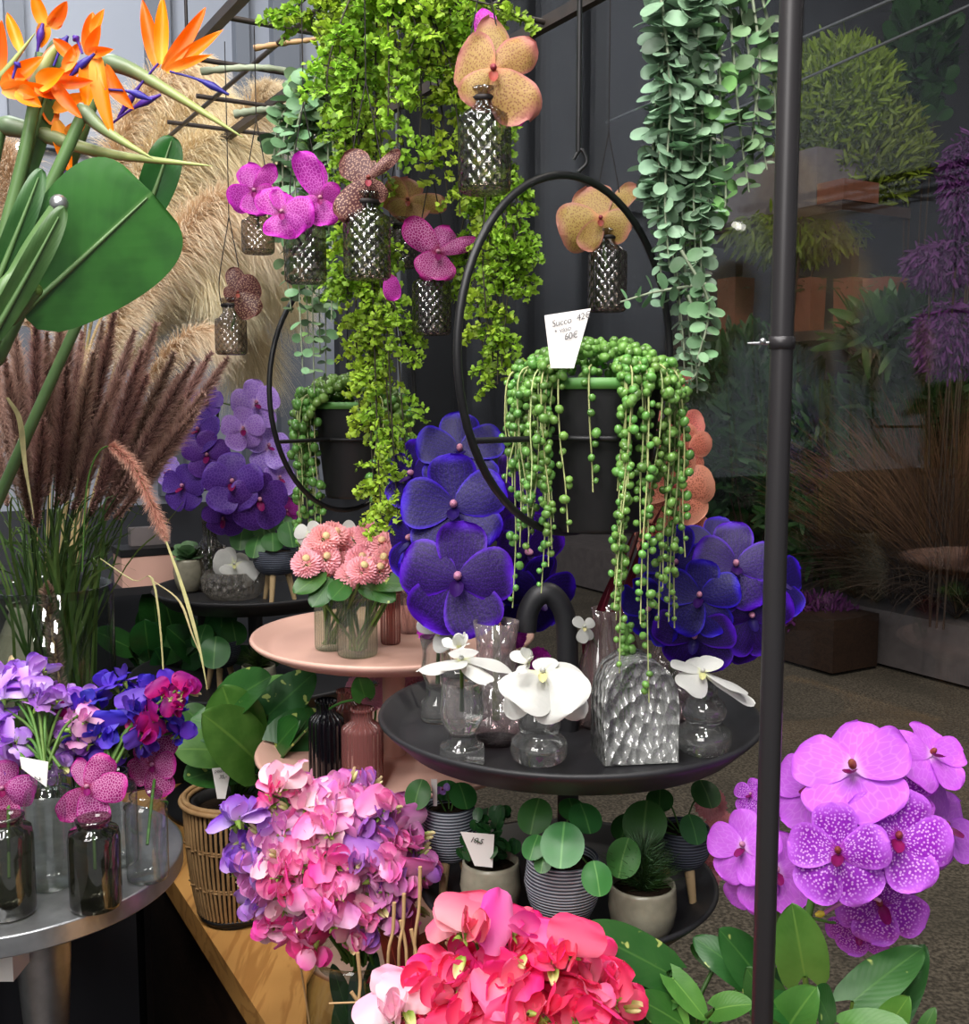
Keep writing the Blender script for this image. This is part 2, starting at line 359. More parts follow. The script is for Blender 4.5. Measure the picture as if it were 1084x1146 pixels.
K['violet'] = tepal('deep_violet_petal', (78, 36, 136), (132, 92, 184), (104, 62, 172), 'net', (9, 10), .5, .85, (60, 20, 70))
K['salmon'] = tepal('salmon_spotted_petal', (216, 124, 104), (128, 48, 36), (228, 150, 128), 'dot', (15, 18), .8, .6)
K['white'] = tepal('white_orchid_petal', (214, 214, 209), (208, 210, 204), (220, 220, 215), 'net', (4, 6), .4, .9, (236, 240, 190), .2, .4, .02)
K['lip_blue'] = flat('dark_violet_lip', (40, 10, 90)); K['column'] = flat('pale_pink_column', (206, 140, 170))
K['lip_mag'] = flat('magenta_lip', (130, 12, 90)); K['lip_yellow'] = flat('pale_yellow_lip', (240, 238, 170)); K['lip_brown'] = flat('reddish_lip', (150, 60, 60))
K['yellowtip'] = flat('yellow_spur', (232, 206, 70))
K['pedicel'] = flat('pale_pedicel', (196, 190, 140)); K['stem'] = flat('green_stem', (96, 136, 60)); K['stem_dk'] = flat('dark_green_stem', (58, 84, 38)); K['stem_red'] = flat('dark_red_stem', (96, 44, 44))
sp = lambda n, a, b: grad(n, a, b, 1, .55, .1, .3, .05, .95)
K['sp_pink'] = sp('candy_pink_petal', (250, 186, 220), (240, 118, 190)); K['sp_pale'] = sp('blush_petal', (250, 216, 224), (244, 184, 210))
K['sp_orchid'] = sp('orchid_pink_petal', (244, 190, 226), (214, 124, 196)); K['sp_hot'] = sp('rose_pink_petal', (250, 150, 200), (234, 66, 154))
K['sp_violet'] = sp('violet_petal', (206, 170, 240), (156, 88, 212)); K['sp_lilac'] = sp('lilac_petal', (226, 196, 244), (178, 122, 216))
K['sp_mauve'] = sp('mauve_petal', (206, 150, 220), (150, 90, 186)); K['sp_blue'] = sp('violet_blue_pea_petal', (120, 70, 220), (72, 44, 184)); K['sp_indigo'] = sp('indigo_petal', (110, 80, 210), (70, 50, 160)); K['sp_wine'] = sp('wine_petal', (190, 20, 110), (130, 10, 110))
K['sp_coral'] = sp('coral_red_petal', (252, 124, 164), (246, 58, 124)); K['sp_red'] = sp('hot_pink_red_petal', (252, 104, 156), (240, 44, 120)); K['sp_rose'] = sp('warm_rose_petal', (252, 170, 186), (246, 104, 150))
K['calyx'] = flat('lime_calyx', (160, 196, 90)); K['bud'] = grad('lime_bud', (150, 190, 70), (236, 220, 170), 1, .5)
K['bellis'] = grad('pink_daisy_petal', (252, 212, 210), (250, 184, 192), 1, .6, .08, .2); K['bellis_eye'] = flat('cream_daisy_eye', (246, 214, 160))
K['orange'] = grad('orange_sepal', (250, 170, 70), (250, 122, 10), 1, .45, .06, .3, 0, .5); K['bluetongue'] = flat('indigo_tongue', (70, 44, 150), .4)
g_ = NT('beak_spathe'); uv_ = g_.uv()
c_ = g_.mix(g_.step(uv_[1], .1, .9), lin((98, 118, 88)), lin((150, 162, 92))); c_ = g_.mix(g_.step(uv_[0], .62, .85), c_, lin((176, 106, 76)))
K['spathe'] = g_.surf(g_.pbsdf(c_, .4))
K['bop_leaf'] = leafmat('paddle_leaf', (50, 104, 42), (84, 122, 66), (40, 86, 36), .35, .12, .05, .04); K['bop_leaf_dk'] = leafmat('dark_paddle_leaf', (48, 84, 40), (80, 112, 66), (70, 104, 58), .35, .08, .05, .05); K['bop_stem'] = plain('grey_green_stalk', (92, 122, 74), .4, 0, .4, .4, 20, (66, 96, 54))
# foliage
K['pothos'] = leafmat('pothos_leaf', (66, 124, 46), (112, 164, 72), (92, 150, 66), .4, .2, .25); K['pothos_dk'] = leafmat('dark_pothos_leaf', (40, 92, 34), (76, 124, 54), (54, 104, 44), .4, .15, .2, .06, (188, 204, 110)); K['pothos_shade'] = leafmat('deep_green_leaf', (34, 86, 36), (70, 120, 54), None, .35)
K['pilea'] = leafmat('pilea_leaf', (56, 116, 52), (104, 154, 84), (48, 104, 48), .42, .12, .18, .0); K['succulent'] = flat('grey_green_succulent', (128, 168, 120), .4)
K['fern'] = flat('lime_fern_leaf', (170, 208, 62), .55, .1, .35, .02, .4, .3); K['fern2'] = flat('fresh_fern_leaf', (160, 202, 58), .55, .1, .35, .02, .4, .3); K['fernstem'] = plain('black_fern_stem', (46, 40, 26), .6)
K['euc'] = flat('blue_green_leaf', (150, 186, 152), .45, .12, .15, .02, .4, .9); K['euc2'] = flat('sage_leaf', (132, 172, 124), .45, .12, .15, .02, .4, .9); K['euc_lime'] = flat('young_lime_leaf', (142, 188, 110), .45, .12, .3)
K['eucstem'] = plain('grey_green_vine', (140, 150, 126), .6)
K['pearl'] = flat('pearl_bead', (116, 166, 80), .22, .14, .15, .02, .6); K['pearlstem'] = flat('pale_strand', (196, 206, 140), .5)
K['pampas'] = grad('pampas_plume', (204, 172, 128), (250, 238, 210), 1, .8, .08, .3); K['pampas_stem'] = flat('straw_stalk', (206, 184, 130))
K['fgrass'] = grad('purple_grass_bristle', (82, 50, 56), (196, 160, 144), 1, .7, .15, .25); K['fgrass_pink'] = grad('pink_grass_bristle', (176, 92, 86), (230, 180, 160), 1, .7, .05, .25); K['blade'] = flat('grass_blade', (84, 112, 54), .5, .25); K['blade_dry'] = flat('dry_blade', (206, 196, 140), .5)
K['dracaena'] = leafmat('dark_red_leaf', (110, 26, 30), (150, 50, 50), (70, 16, 22), .35, .1, .2, .1); K['twig'] = plain('straw_twig', (186, 152, 108), .7)
K['fern_out'] = flat('window_fern_leaf', (140, 180, 50), .5, .15); K['twigdark'] = plain('dark_twig', (60, 44, 32), .8); K['amaranth'] = flat('purple_tassel', (104, 44, 112), .7, .2); K['browngrass'] = flat('brown_grass', (138, 100, 74), .7, .25); K['dkbush'] = flat('dark_bush_leaf', (54, 92, 42), .5, .25); K['oliveleaf'] = flat('olive_fern_leaf', (120, 146, 40), .5, .2)
K['terracotta'] = plain('terracotta', (128, 82, 64), .8, 0, .2, .3, 20); K['greycrate'] = plain('grey_crate_board', (120, 112, 112), .7, 0, .2, .3, 15)
# room
K['floor'] = plain('dark_floor', (44, 42, 42), .6, 0, .3, .4, 6); K['ceil'] = plain('pale_ceiling', (190, 190, 186), .9); K['wall'] = plain('grey_door_panel', (152, 158, 170), .5, 0, .4, .15, 2); K['wallframe'] = plain('grey_door_frame', (104, 110, 120), .45); K['street'] = plain('dark_facade', (30, 31, 34), .8); K['dado'] = plain('charcoal_wall', (44, 46, 52), .7)
g_ = NT('pavement'); co_ = g_.n('TexCoord').outputs['Object']; n1_ = g_.n('TexNoise', Vector=co_, Scale=90., Detail=6.).outputs[0]; n2_ = g_.n('TexNoise', Vector=co_, Scale=2.5, Detail=3.).outputs[0]
c_ = g_.mix(g_.step(n1_, .35, .7), lin((70, 64, 56)), lin((128, 118, 104))); c_ = g_.mix(g_.math('MULTIPLY', g_.step(n2_, .4, .7), .5), c_, lin((74, 70, 62)))
K['pavement'] = g_.surf(g_.pbsdf(c_, .8, 0., .3, g_.bump(n1_, .5, .01)))
g_ = NT('shop_window_glass'); fr_ = g_.math('POWER', g_.n('LayerWeight', Blend=.5).outputs['Facing'], 5.)
K['g_pane'] = g_.surf(g_.n('MixShader', i0=g_.math('MULTIPLY_ADD', fr_, .95, .05, clamp=True), i1=g_.n('BsdfTransparent', Color=(.93, .94, .94, 1)).outputs[0], i2=g_.n('BsdfGlossy', Roughness=.0).outputs[0]).outputs[0])
# ------------------------------------------------------------------ flowers
def tepal_list(D, style='vanda', tilt=8, jit=6, ruf=.05):
    R = D / 2
    if style == 'vanda':
        spec = [(-56, 1.02, 1.0, -1), (-124, 1.02, 1.0, -1), (90, .98, .86, -1), (16, 1.0, .92, 1), (164, 1.0, .92, 1)]
        ab = (.75, .42)
    elif style == 'phal':
        spec = [(-56, .88, .62, -1), (-124, .88, .62, -1), (90, .92, .66, -1), (10, 1.0, 1.3, 1), (170, 1.0, 1.3, 1)]; ab = (.6, .45)
    else:                                                # 'star'
        spec = [(-58, .95, .6, -1), (-122, .95, .6, -1), (90, .95, .6, -1), (12, .95, .66, 1), (168, .95, .66, 1)]; ab = (.75, .5)
    out = []
    for a, l, w, zo in spec:
        a = math.radians(a + R_.uniform(-jit, jit)); tl = math.radians(tilt * R_.uniform(.3, 1.6))
        G, U = petal(R * l * R_.uniform(.94, 1.05), R * w * R_.uniform(.94, 1.06), ab[0], ab[1], R_.uniform(-.3, .16), R_.uniform(-.3, .1), ruf, R_.uniform(2, 4), 9, 12, .12, ph=R_.uniform(0, 6), notch=.06 if R_.random() < .5 else 0)
        y = np.array([math.cos(a) * math.cos(tl), math.sin(a) * math.cos(tl), math.sin(tl)])
        out.append((G, U, (basis(y, np.array([0, 0, 1.])), np.array([0, 0, .03 * R * zo]))))
    return out
def lip_mb(D, mode='vanda', M=None):
    R = D / 2; m = MB()
    if mode == 'vanda':
        G, U = petal(R * .42, R * .24, .3, .4, .6, .35, 0, nu=5, nv=7, claw=.4)
        m.grid(G, U, M=(basis(np.array([0, -.75, .6]), np.array([0, .6, .75])), np.array([0, -.04 * R, .06 * R])))
    else:
        for sx in (-1, 1):
            G, U = petal(R * .4, R * .3, .4, .4, .9, .5, 0, nu=5, nv=7, claw=.3)
            m.grid(G, U, M=(basis(np.array([sx * .5, .25, .8]), np.array([-sx, .2, .3])), np.array([0, -.05 * R, .04 * R])))
        G, U = petal(R * .5, R * .22, .3, .5, .4, .5, 0, nu=5, nv=7, claw=.5)
        m.grid(G, U, M=(basis(np.array([0, -.55, .8]), np.array([0, .8, .55])), np.array([0, -.06 * R, .05 * R])))
    return m
def xform(mb, B, p):
    mb.V = [v @ np.asarray(B).T + np.asarray(p) for v in mb.V]; return mb
def face_basis(p, dx=0., dy=0., roll=0., toward=1.0):
    """z axis: looks towards the shop's viewer, turned by dx (to the right) and dy (up)"""
    z = nrm(toward * nrm(CAM - p) + RT * dx + UPV * dy); b = basis_z(z, np.array([0, 0, 1.]))
    c, s = math.cos(math.radians(roll)), math.sin(math.radians(roll))
    return b @ np.array([[c, -s, 0], [s, c, 0], [0, 0, 1]])
def add_flower(parent, p, D, mat, style='vanda', dx=0, dy=0, roll=0, lip='lip_blue', col='column', tilt=8, mats=None, ruf=.05, toward=1.):
    """one blossom of a spray: a part with its lip and column as sub-parts"""
    B = face_basis(p, dx, dy, roll, toward); m = MB()
    for G, U, M in tepal_list(D, style, tilt, ruf=ruf): m.grid(G, U, M=M)
    f = xform(m, B, p).build('blossom', K[mat], parent)
    l = xform(lip_mb(D, 'phal' if style == 'phal' else 'vanda'), B, p).build('lip', K[lip], f)
    c = MB().ball((0, .03 * D, .05 * D), (.035 * D, .04 * D, .06 * D)); xform(c, B, p).build('column', K[col], f)
    return f
def spray(name, label, cat, stem_pts, flowers, mat, group=None, lip='lip_blue', col='column', stem='stem', r=.003, style='vanda', ruf=.05):
    path = smooth_path(stem_pts, 24); e = E(name, label, cat, path[0], group)
    m = MB().tube(path, np.linspace(r, r * .5, 24), 7)
    for f in flowers:
        p = np.asarray(f[0]); q = path[np.argmin(np.linalg.norm(path[8:] - p, axis=1)) + 8]
        B = face_basis(p, f[2], f[3], f[4]); back = p - B[:, 2] * .012
        m.tube(smooth_path([q, (q + back) / 2 - np.array([0, 0, .004]), back, p], 8), .0013, 5)
    m.build('flower_stem', K[stem], e)
    for f in flowers: add_flower(e, np.asarray(f[0]), f[1], f[5] if len(f) > 5 else mat, style, f[2], f[3], f[4], lip, col, ruf=ruf)
    return e
def bloom(name, label, cat, p, D, mat, style='vanda', dx=0, dy=0, roll=0, lip='lip_mag', col='column', stem_to=None, tilt=12, group=None, stem='stem', toward=1., skip=(), ruf=.06, mats=None):
    """a cut orchid head: every petal, the lip, the column and the short stalk are parts"""
    B = face_basis(p, dx, dy, roll, toward); e = E(name, label, cat, p, group)
    for i, (G, U, M) in enumerate(tepal_list(D, style, tilt, 8, ruf)):
        if i in skip: continue
        xform(MB().grid(G, U, M=M), B, p).build('petal', K[(mats or {}).get(i, mat)], e)
    xform(lip_mb(D, 'phal' if style == 'phal' else 'vanda'), B, p).build('lip', K[lip], e)
    xform(MB().ball((0, .04 * D, .06 * D), (.04 * D, .045 * D, .07 * D)), B, p).build('column', K[col], e)
    if stem_to is not None:
        s = np.asarray(stem_to); b = p - B[:, 2] * D * .18
        MB().tube(smooth_path([p, b, (b + s) / 2 + (b - p) * .3, s], 12), .0018, 6).build('stalk', K[stem], e)
    return e
# sweet pea blossoms: shared meshes, one set per colour
def pea_geo():
    m = MB(); ph = R_.uniform(0, 6)
    G, U = petal(.62, 1.12, .32, .3, -.2, -.3, .11, 4.5, 13, 11, .25, ph=ph, notch=.1, fold=.06); m.grid(G, U, M=(basis(np.array([0, .95, -.1]), np.array([0, .1, 1.])), np.array([0, -.08, 0])))
    for s in (-1, 1):
        G, U = petal(.5, .5, .4, .4, .25, .2, .06, 3, 7, 8, .2, ph=ph + s)
        m.grid(G, U, M=(basis(np.array([s * .45, .35, .75]), np.array([-s * .9, .2, .35])), np.array([s * .03, -.08, .03])))
    G, U = petal(.34, .2, .4, .5, .8, .3, 0, nu=5, nv=6, claw=.3); m.grid(G, U, M=(basis(np.array([0, .3, .95]), np.array([0, .95, -.3])), np.array([0, -.08, .03])))
    return m
def calyx_geo():
    m = MB().lathe([(.012, -.24), (.035, -.2), (.06, -.12), (.075, -.04), (.085, .0)], 10)
    xm = basis_z(np.array([0, .35, .94]), np.array([0, 1., 0])); m.V = [v @ xm.T + np.array([0, -.1, .0]) for v in m.V]
    for k in range(5):
        a = 2 * PI * k / 5; d = np.array([math.cos(a), math.sin(a), .7]); d = xm @ d
        G, U = petal(.15, .07, .1, .7, 0, -.2, 0, nu=3, nv=5, claw=.9); m.grid(G, U, M=(basis(d, xm[:, 2]), xm @ np.array([math.cos(a) * .06, math.sin(a) * .06, -.04]) + np.array([0, -.1, 0])))
    return m
PEA, CAL = {}, None
def pea_mesh(mat):
    if mat not in PEA: PEA[mat] = [pea_geo().mesh('sweet_pea_blossom', K[mat]) for _ in range(4)]
    return PEA[mat][R_.integers(4)]
CALM = [calyx_geo().mesh('calyx', K['calyx']) for _ in range(2)]
BUDM = []
for _ in range(2):
    m_ = MB(); G_, U_ = petal(.55, .26, .3, .5, 1.1, .15, .03, 3, 7, 8, .4); m_.grid(G_, U_, M=(basis(np.array([0, 0, 1.]), np.array([0, 1., 0])), np.zeros(3)))
    m_.ball((0, -.02, .22), (.09, .07, .24), 8, 6); BUDM.append(m_.mesh('bud', K['bud']))
def pea_stem(base, tip, out, blossoms, mats, size, label, group, name='sweet_pea_stem', bud=False):
    """one cut stem: a stalk with a few blossoms spaced round its end"""
    base, tip, out = map(np.asarray, (base, tip, out)); e = E(name, label, 'sweet pea', base, group)
    mid = (base + tip) / 2 + np.array([0, 0, .01]); path = smooth_path([base, mid, tip], 12); m = MB().tube(path, np.linspace(.0018, .0012, 12), 5)
    items = []
    for k in range(blossoms):
        d = nrm(out + R_.normal(size=3) * .45); q = along(path, np.array([1 - .1 * k / max(1, blossoms - 1)]))[0][0]
        p = tip + nrm(out + R_.normal(size=3) * .9 + UPV * .3 * (1 if k % 2 else -.4)) * size * .55 * (.3 + .3 * k / max(1, blossoms - 1) + R_.random() * .5); items.append((p, d)); m.tube(np.array([q, (p + q) / 2 - d * .003, p - d * size * .2]), .001, 4, False)
    m.build('stalk', K['stem'], e)
    for i, (p, d) in enumerate(items):
        B = basis_z(d, np.array([0, 0, 1.]) + R_.normal(size=3) * .4); s = size * R_.uniform(.85, 1.15)
        mt = mats[R_.integers(len(mats))]
        b = link_mesh('blossom', pea_mesh(mt), e, M4(B, p - base, s)); c = link_mesh('calyx', CALM[i % 2], b)
    if bud:
        d = nrm(out + R_.normal(size=3) * .5); p = tip + d * size * .5; B = basis_z(d, np.array([0, 0, 1.])); link_mesh('bud', BUDM[R_.integers(2)], e, M4(B, p - base, size * .8))
    return e
def bouquet(center, rad, vase_top, n, size, palette, label, group, squash=(1, 1, 1), per=(3, 5), budp=.35, front=-.25):
    """cut stems fanned out of a vase mouth so that their blossoms make a dome"""
    pts = []
    k = 0
    while len(pts) < n and k < 40000:
        k += 1; d = nrm(R_.normal(size=3)); toc = nrm(CAM - center)
        if np.dot(d, toc) < front or d[2] < -.75: continue
        thr = 1.55 / math.sqrt(n) * (1 if k < 4000 else .7 if k < 12000 else .4)
        if any(np.linalg.norm(d - q) < thr for q in pts): continue
        pts.append(d)
    for i, d in enumerate(pts):
        tip = center + d * np.array(squash) * rad * R_.uniform(.78, 1.0)
        mats = palette(d, i); b = vase_top + R_.normal(size=3) * .008 * np.array([1, 1, 0])
        pea_stem(b, tip, nrm(d + nrm(CAM - center) * .25), int(R_.integers(*per)), mats, size, label, group, bud=R_.random() < budp)
# ------------------------------------------------------------------ leafy things
def fan_leaf():
    m = MB(); a = np.radians(np.linspace(-62, 62, 7)); r = np.array([.75, 1.0, .82, 1.02, .82, 1.0, .75])
    G = np.zeros((3, 7, 3))
    for i, s in enumerate((.02, .55, 1.)): G[i, :, 0] = np.sin(a) * r * s; G[i, :, 1] = np.cos(a) * r * s; G[i, :, 2] = .12 * s * np.cos(a * 3)
    m.grid(G); return m.V[0], m.Q[0], m.U[0]
FAN = fan_leaf()
OVAL = tmpl(*petal(1, .72, .55, .45, .12, -.12, 0, nu=5, nv=7, claw=.2)); THIN = tmpl(*petal(1, .22, .5, .6, .3, -.2, 0, nu=3, nv=6, claw=.2))
ROUND = tmpl(*petal(1, .95, .5, .45, .18, -.1, 0, nu=5, nv=7, claw=.3))
def sprinkle(mb, tm, pos, size, dirs, nbias, jit=.6):
    n = len(pos); nz = nrm(nbias + R_.normal(size=(n, 3)) * jit); return mb.inst(tm, pos, basis(dirs, nz), size)
def fern_strands(e, paths, twigs, tl, per, size, droop, leaf='fern', stem='fernstem', tm=FAN, prof=None):
    """each hanging strand is a part: its dark wiry stem, with the fan leaflets as a sub-part"""
    for path in paths:
        path = np.asarray(path); ms, ml = MB(), MB(); ms.tube(path, np.linspace(.0012, .0007, len(path)), 5)
        n = int(twigs); t = np.sort(R_.random(n)); p, T = along(path, t)
        for i in range(n):
            L = tl * R_.uniform(.4, 1.) * (1 if prof is None else prof(t[i])); a = R_.uniform(0, 2 * PI); o = np.array([math.cos(a), math.sin(a) * .8, R_.uniform(-.3, .35)])
            q = np.array([p[i], p[i] + o * L * .45 - [0, 0, .08 * L], p[i] + o * L * .8 - [0, 0, droop * L]]); tw = smooth_path(q, 7); ms.tube(tw, .0004, 3, False)
            k = max(3, int(per * L / tl)); tt = np.linspace(.15, 1, k); lp, lt = along(tw, tt)
            sd = nrm(np.cross(lt, rdir(k)) + lt * .7); ml.inst(tm, lp + sd * .001, basis(sd, nrm(nrm(CAM - lp) * .7 + UPV * .4 + R_.normal(size=(k, 3)) * .5)), size * R_.uniform(.65, 1.15, k))
        o = ms.build('strand', K[stem], e); ml.build('fern_foliage', K[leaf], o)
def vine_strands(e, paths, gap, size, leaf, stem='eucstem', tm=OVAL, lime=.0, tipsmall=.5):
    """opposite pairs of rounded leaves down each vine"""
    for path in paths:
        path = np.asarray(path); Ln = np.sum(np.linalg.norm(np.diff(path, axis=0), axis=1)); n = max(3, int(Ln / gap)); t = (np.arange(n) + .5) / n; p, T = along(path, t)
        ms = MB().tube(path, np.linspace(.0016, .0008, len(path)), 5); ml = MB(); ang = R_.uniform(0, PI)
        r1 = nrm(np.cross(T, np.array([.3, 1., .2]))); r2 = np.cross(T, r1)
        for s in (1, -1):
            a = ang + np.arange(n) * 1.57 + R_.normal(size=n) * .4; d = s * (np.cos(a)[:, None] * r1 + np.sin(a)[:, None] * r2)
            d = nrm(d + T * .25 + np.array([0, 0, .1]) + R_.normal(size=(n, 3)) * .2); nz = nrm(-T * .6 + nrm(CAM - p) * .5 + R_.normal(size=(n, 3)) * .35)
            ml.inst(tm, p, basis(d, nz), size * R_.uniform(.75, 1.2, n) * (1 - (1 - tipsmall) * t ** 3))
        o = ms.build('trailing_vine', K[stem], e); ml.build('leaf_pairs', K[leaf if R_.random() > lime else 'euc_lime'], o)
def heart_leaf(L, Wd, bend=-.15, fold=.12):
    return petal(L, Wd, .42, .62, .0, bend, .02, 2.5, 9, 12, .55, heart=.22, fold=fold)
def leafy(e, crown, leaves, mat, stem='stem', r=.0018):
    """leaves: (base point, direction, normal, length, width); each leaf a part, stalks one part"""
    m = MB()
    for (b, d, n, L, Wd) in leaves:
        G, U = heart_leaf(L, Wd, R_.uniform(-.25, .0), R_.uniform(.05, .2)); MB().grid(G, U, M=(basis(nrm(d), nrm(n)), np.asarray(b))).build('leaf', K[mat if isinstance(mat, str) else mat[R_.integers(len(mat))]], e)
        m.tube(smooth_path([crown + R_.normal(size=3) * .006, (crown + b) / 2 + np.array([0, 0, .012]), b], 8), r, 5, False)
    return m.build('leaf_stalks', K[stem], e)
def px_leaf(px, py, Y, tx, ty, wpx, tilt=.0, up=.5):
    """leaf whose base sits at pixel p and whose tip points to pixel t, at distance Y"""
    b = P(px, py, Y); t = P(tx, ty, Y + tilt); return (b, t - b, nrm(nrm(CAM - b) + np.array([0, 0, up]) + R_.normal(size=3) * .15), np.linalg.norm(t - b), S(wpx, Y))
def disc_leaf(e, p, n, r, mat, crown=None):
    """round peltate leaf, gently dished"""
    a = np.linspace(0, 2 * PI, 22, endpoint=False); rr = np.array([.001, .25, .5, .75, .92, 1.]) * r
    G = np.stack([rr[:, None] * np.cos(a), rr[:, None] * np.sin(a) * 1.08, np.repeat((.06 * r * np.cos(rr / r * 3.))[:, None], 22, 1) + .03 * r * np.sin(3 * a)[None] * (rr / r)[:, None] ** 2], -1)
    U = np.stack([.5 + .5 * np.cos(a)[None] * rr[:, None] / r, .5 + .5 * np.sin(a)[None] * rr[:, None] / r], -1)
    MB().grid(G, U, True, (basis_z(nrm(n), np.array([0, 0, 1.])), np.asarray(p))).build('leaf', K[mat], e)
# ------------------------------------------------------------------ vessels
def vessel(name, label, cat, base, prof, mat, k=36, group=None, lobe=None):
    m = MB().lathe(prof, k, (0, 0, 0), lobe); m.V = [v + np.asarray(base) for v in m.V]; o = m.build(name, K[mat], None, base); return tag(o, label, cat, group)
def bottle_prof(r, h, neck_r, neck_h, lip=.0015):
    hs = h - neck_h
    return [(.0005, .001), (r * .85, .0), (r * .97, .002), (r, .006), (r, hs * .9), (r * .96, hs * .96), (neck_r * 1.5, hs * 1.005), (neck_r, hs + neck_h * .25), (neck_r, h - .004), (neck_r + lip, h - .003), (neck_r + lip, h), (neck_r - .001, h)]
def tray_prof(R, rim, thick=.006, flare=.018):
    return [(.0005, -thick), (R - flare * 1.3, -thick), (R - .004, rim - .008), (R + .0005, rim - .003), (R - .001, rim), (R - .005, rim - .001), (R - flare, .003), (R - flare * 1.5, 0), (.0005, 0)]
def planter(name, label, base, r, h, mat, legs=True, leglen=.03, group=None, belly=1.08, cat='plant pot', legmat='legwood', rot=0):
    """pot (> soil, legs); plants are added to it as parts"""
    e = E(name, label, cat, base, group); z0 = leglen if legs else 0.; b = np.asarray(base) + [0, 0, z0]
    pr = [(.0005, 0), (r * .62, 0), (r * .8, .004), (r * .98, h * .3), (r * belly, h * .6), (r * 1.02, h * .93), (r, h), (r * .93, h), (r * .92, h * .8)]
    MB().lathe(pr, 36, b).build('pot_body', K[mat], e); MB().lathe([(r * .96, h * .86), (r * .5, h * .9), (.0005, h * .88)], 20, b).build('soil', K['soil'], e)
    if legs:
        for k in range(3):
            a = rot + k * 2 * PI / 3; d = np.array([math.cos(a), math.sin(a), 0])
            MB().tube(np.array([b + d * r * .5 + [0, 0, .004], b + d * r * .82 - [0, 0, z0]]), [.0055, .0038], 9).build('leg', K[legmat], e)
    return e
def trough_plate(c4, Y, thick=.0006):
    V = [P(x, y, Y) for x, y in c4]; n = nrm(np.cross(V[1] - V[0], V[2] - V[0])) * thick
    m = MB(); m.add(V + [v + n for v in V], [[0, 1, 2, 3], [7, 6, 5, 4], [0, 4, 5, 1], [1, 5, 6, 2], [2, 6, 7, 3], [3, 7, 4, 0]]); return m, V
def card(label, c4, Y, lines=(), name='price_card'):
    """corner pixels: upper left, upper right, lower right, lower left"""
    m, V = trough_plate(c4, Y); o = m.build(name, K['card'], None, np.mean(V, 0), smooth=False); tag(o, label, 'price card')
    ux = nrm(V[1] - V[0]); n = nrm(np.cross(ux, V[0] - V[3])); n = n if np.dot(n, CAM - V[0]) > 0 else -n; uy = np.cross(n, ux); wd = np.linalg.norm(V[1] - V[0])
    for tx, fx, fy, sz, rot in lines:
        cu = bpy.data.curves.new('handwriting', 'FONT'); cu.body = tx; cu.size = sz * wd; cu.shear = .25; cu.space_character = .95; cu.materials.append(K['ink'])
        tt = bpy.data.objects.new('handwriting', cu); me = bpy.data.meshes.new_from_object(tt); t = bpy.data.objects.new('handwriting', me); COL.objects.link(t); t.parent = o; ABS[t.name] = ABS[o.name]; bpy.data.objects.remove(tt); p = V[0] + ux * fx * wd - uy * fy * wd + n * .0012 - ABS[o.name]
        c, s = math.cos(math.radians(rot)), math.sin(math.radians(rot)); B = np.stack([ux * c + uy * s, -ux * s + uy * c, n], -1); t.matrix_local = M4(B, p)
    return o
# ================================================================== THE ROOM
RF = np.stack([VA, UA, np.array([0, 0, 1.])], -1)
def fbox(u, v, z, du, dv, dz, mb=None): return (mb or MB()).box(W(u, v, z), (dv, du, dz), RF)
Z0 = np.zeros(3)
struct(fbox(.7, -.3, -.02, 4.2, 2.9, .04).build('floor', K['floor'], smooth=False))
struct(fbox(.7, -.3, 2.85, 4.2, 2.9, .05).build('ceiling', K['ceil'], smooth=False))
struct(fbox(2.43, -.28, 2.05, .06, 2.86, 1.56).build('wall_back', K['wall'], smooth=False), 'pale grey panelled wall behind the flowers', 'wall')
struct(fbox(2.43, -.28, .635, .065, 2.86, 1.27).build('wall_back_lower', K['dado'], smooth=False), 'charcoal lower part of the back wall', 'wall')
struct(fbox(.7, -1.78, 1.4, 4.2, .06, 2.85).build('wall_left', K['ceil'], smooth=False), 'pale wall left of the flower display', 'wall')
for i, (v, w) in enumerate(((.30, .035), (.58, .05), (.76, .03), (.86, .06), (.985, .02), (1.10, .05))):
    struct(fbox(2.385, v, 2.04, .03, w, 1.5).build('trim_%d' % (i + 1), K['wallframe' if i < 4 else 'dado'], smooth=False), 'vertical grey door frame bar on the back wall', 'trim')
struct(fbox(2.385, .42, 2.02, .03, .24, .03).build('trim_7', K['wallframe'], smooth=False), 'horizontal grey door frame bar on the back wall', 'trim')
struct(fbox(2.395, 1.05, 1.86, .012, .09, 1.16).build('trim_8', K['dado'], smooth=False), 'dark slate corner panel beside the shop window', 'trim')
pn = fbox(.75, 1.15, 1.42, 3.3, .008, 2.7).build('window_1', K['g_pane'], smooth=False); struct(pn, 'large shop window pane with faint reflections', 'window')
struct(fbox(.75, 1.15, .035, 3.3, .06, .07).build('window_1_sill', K['black'], smooth=False), 'low black sill under the shop window', 'window sill')
m = MB(); m.box(W(10, 4.4, -.06), (6.4, 26, .08), RF); struct(m.build('pavement', K['pavement'], smooth=False), 'grey brown pavement outside the shop window', 'pavement')
struct(fbox(14., 7.6, 7., 40, .2, 14.2).build('wall_street', K['street'], smooth=False), 'dark house front added as a backdrop across the street', 'wall')  # backdrop stretched to hide the bright world beyond the pane
# round back spotlights on the back wall, far upper left
for i, (px, py) in enumerate(((4, 166), (23, 165))):
    c = P(px, py, 2.02); e = E('spotlight', ('small lit spotlight at the picture edge behind the orange flowers', 'small lit spotlight beside the green stalks of the orange flowers')[i], 'lamp', c, None)
    bk = PZ(px, py, c[2]); n = UA
    MB().tube(np.array([c + n * .3, c + n * .02]), [.006, .012], 10).build('lamp_arm', K['wallframe'], e)
    MB().ball(c, .009, 12, 8).build('bulb', K.setdefault('bulb', emit('lit_bulb', (255, 250, 240), 14)), e)
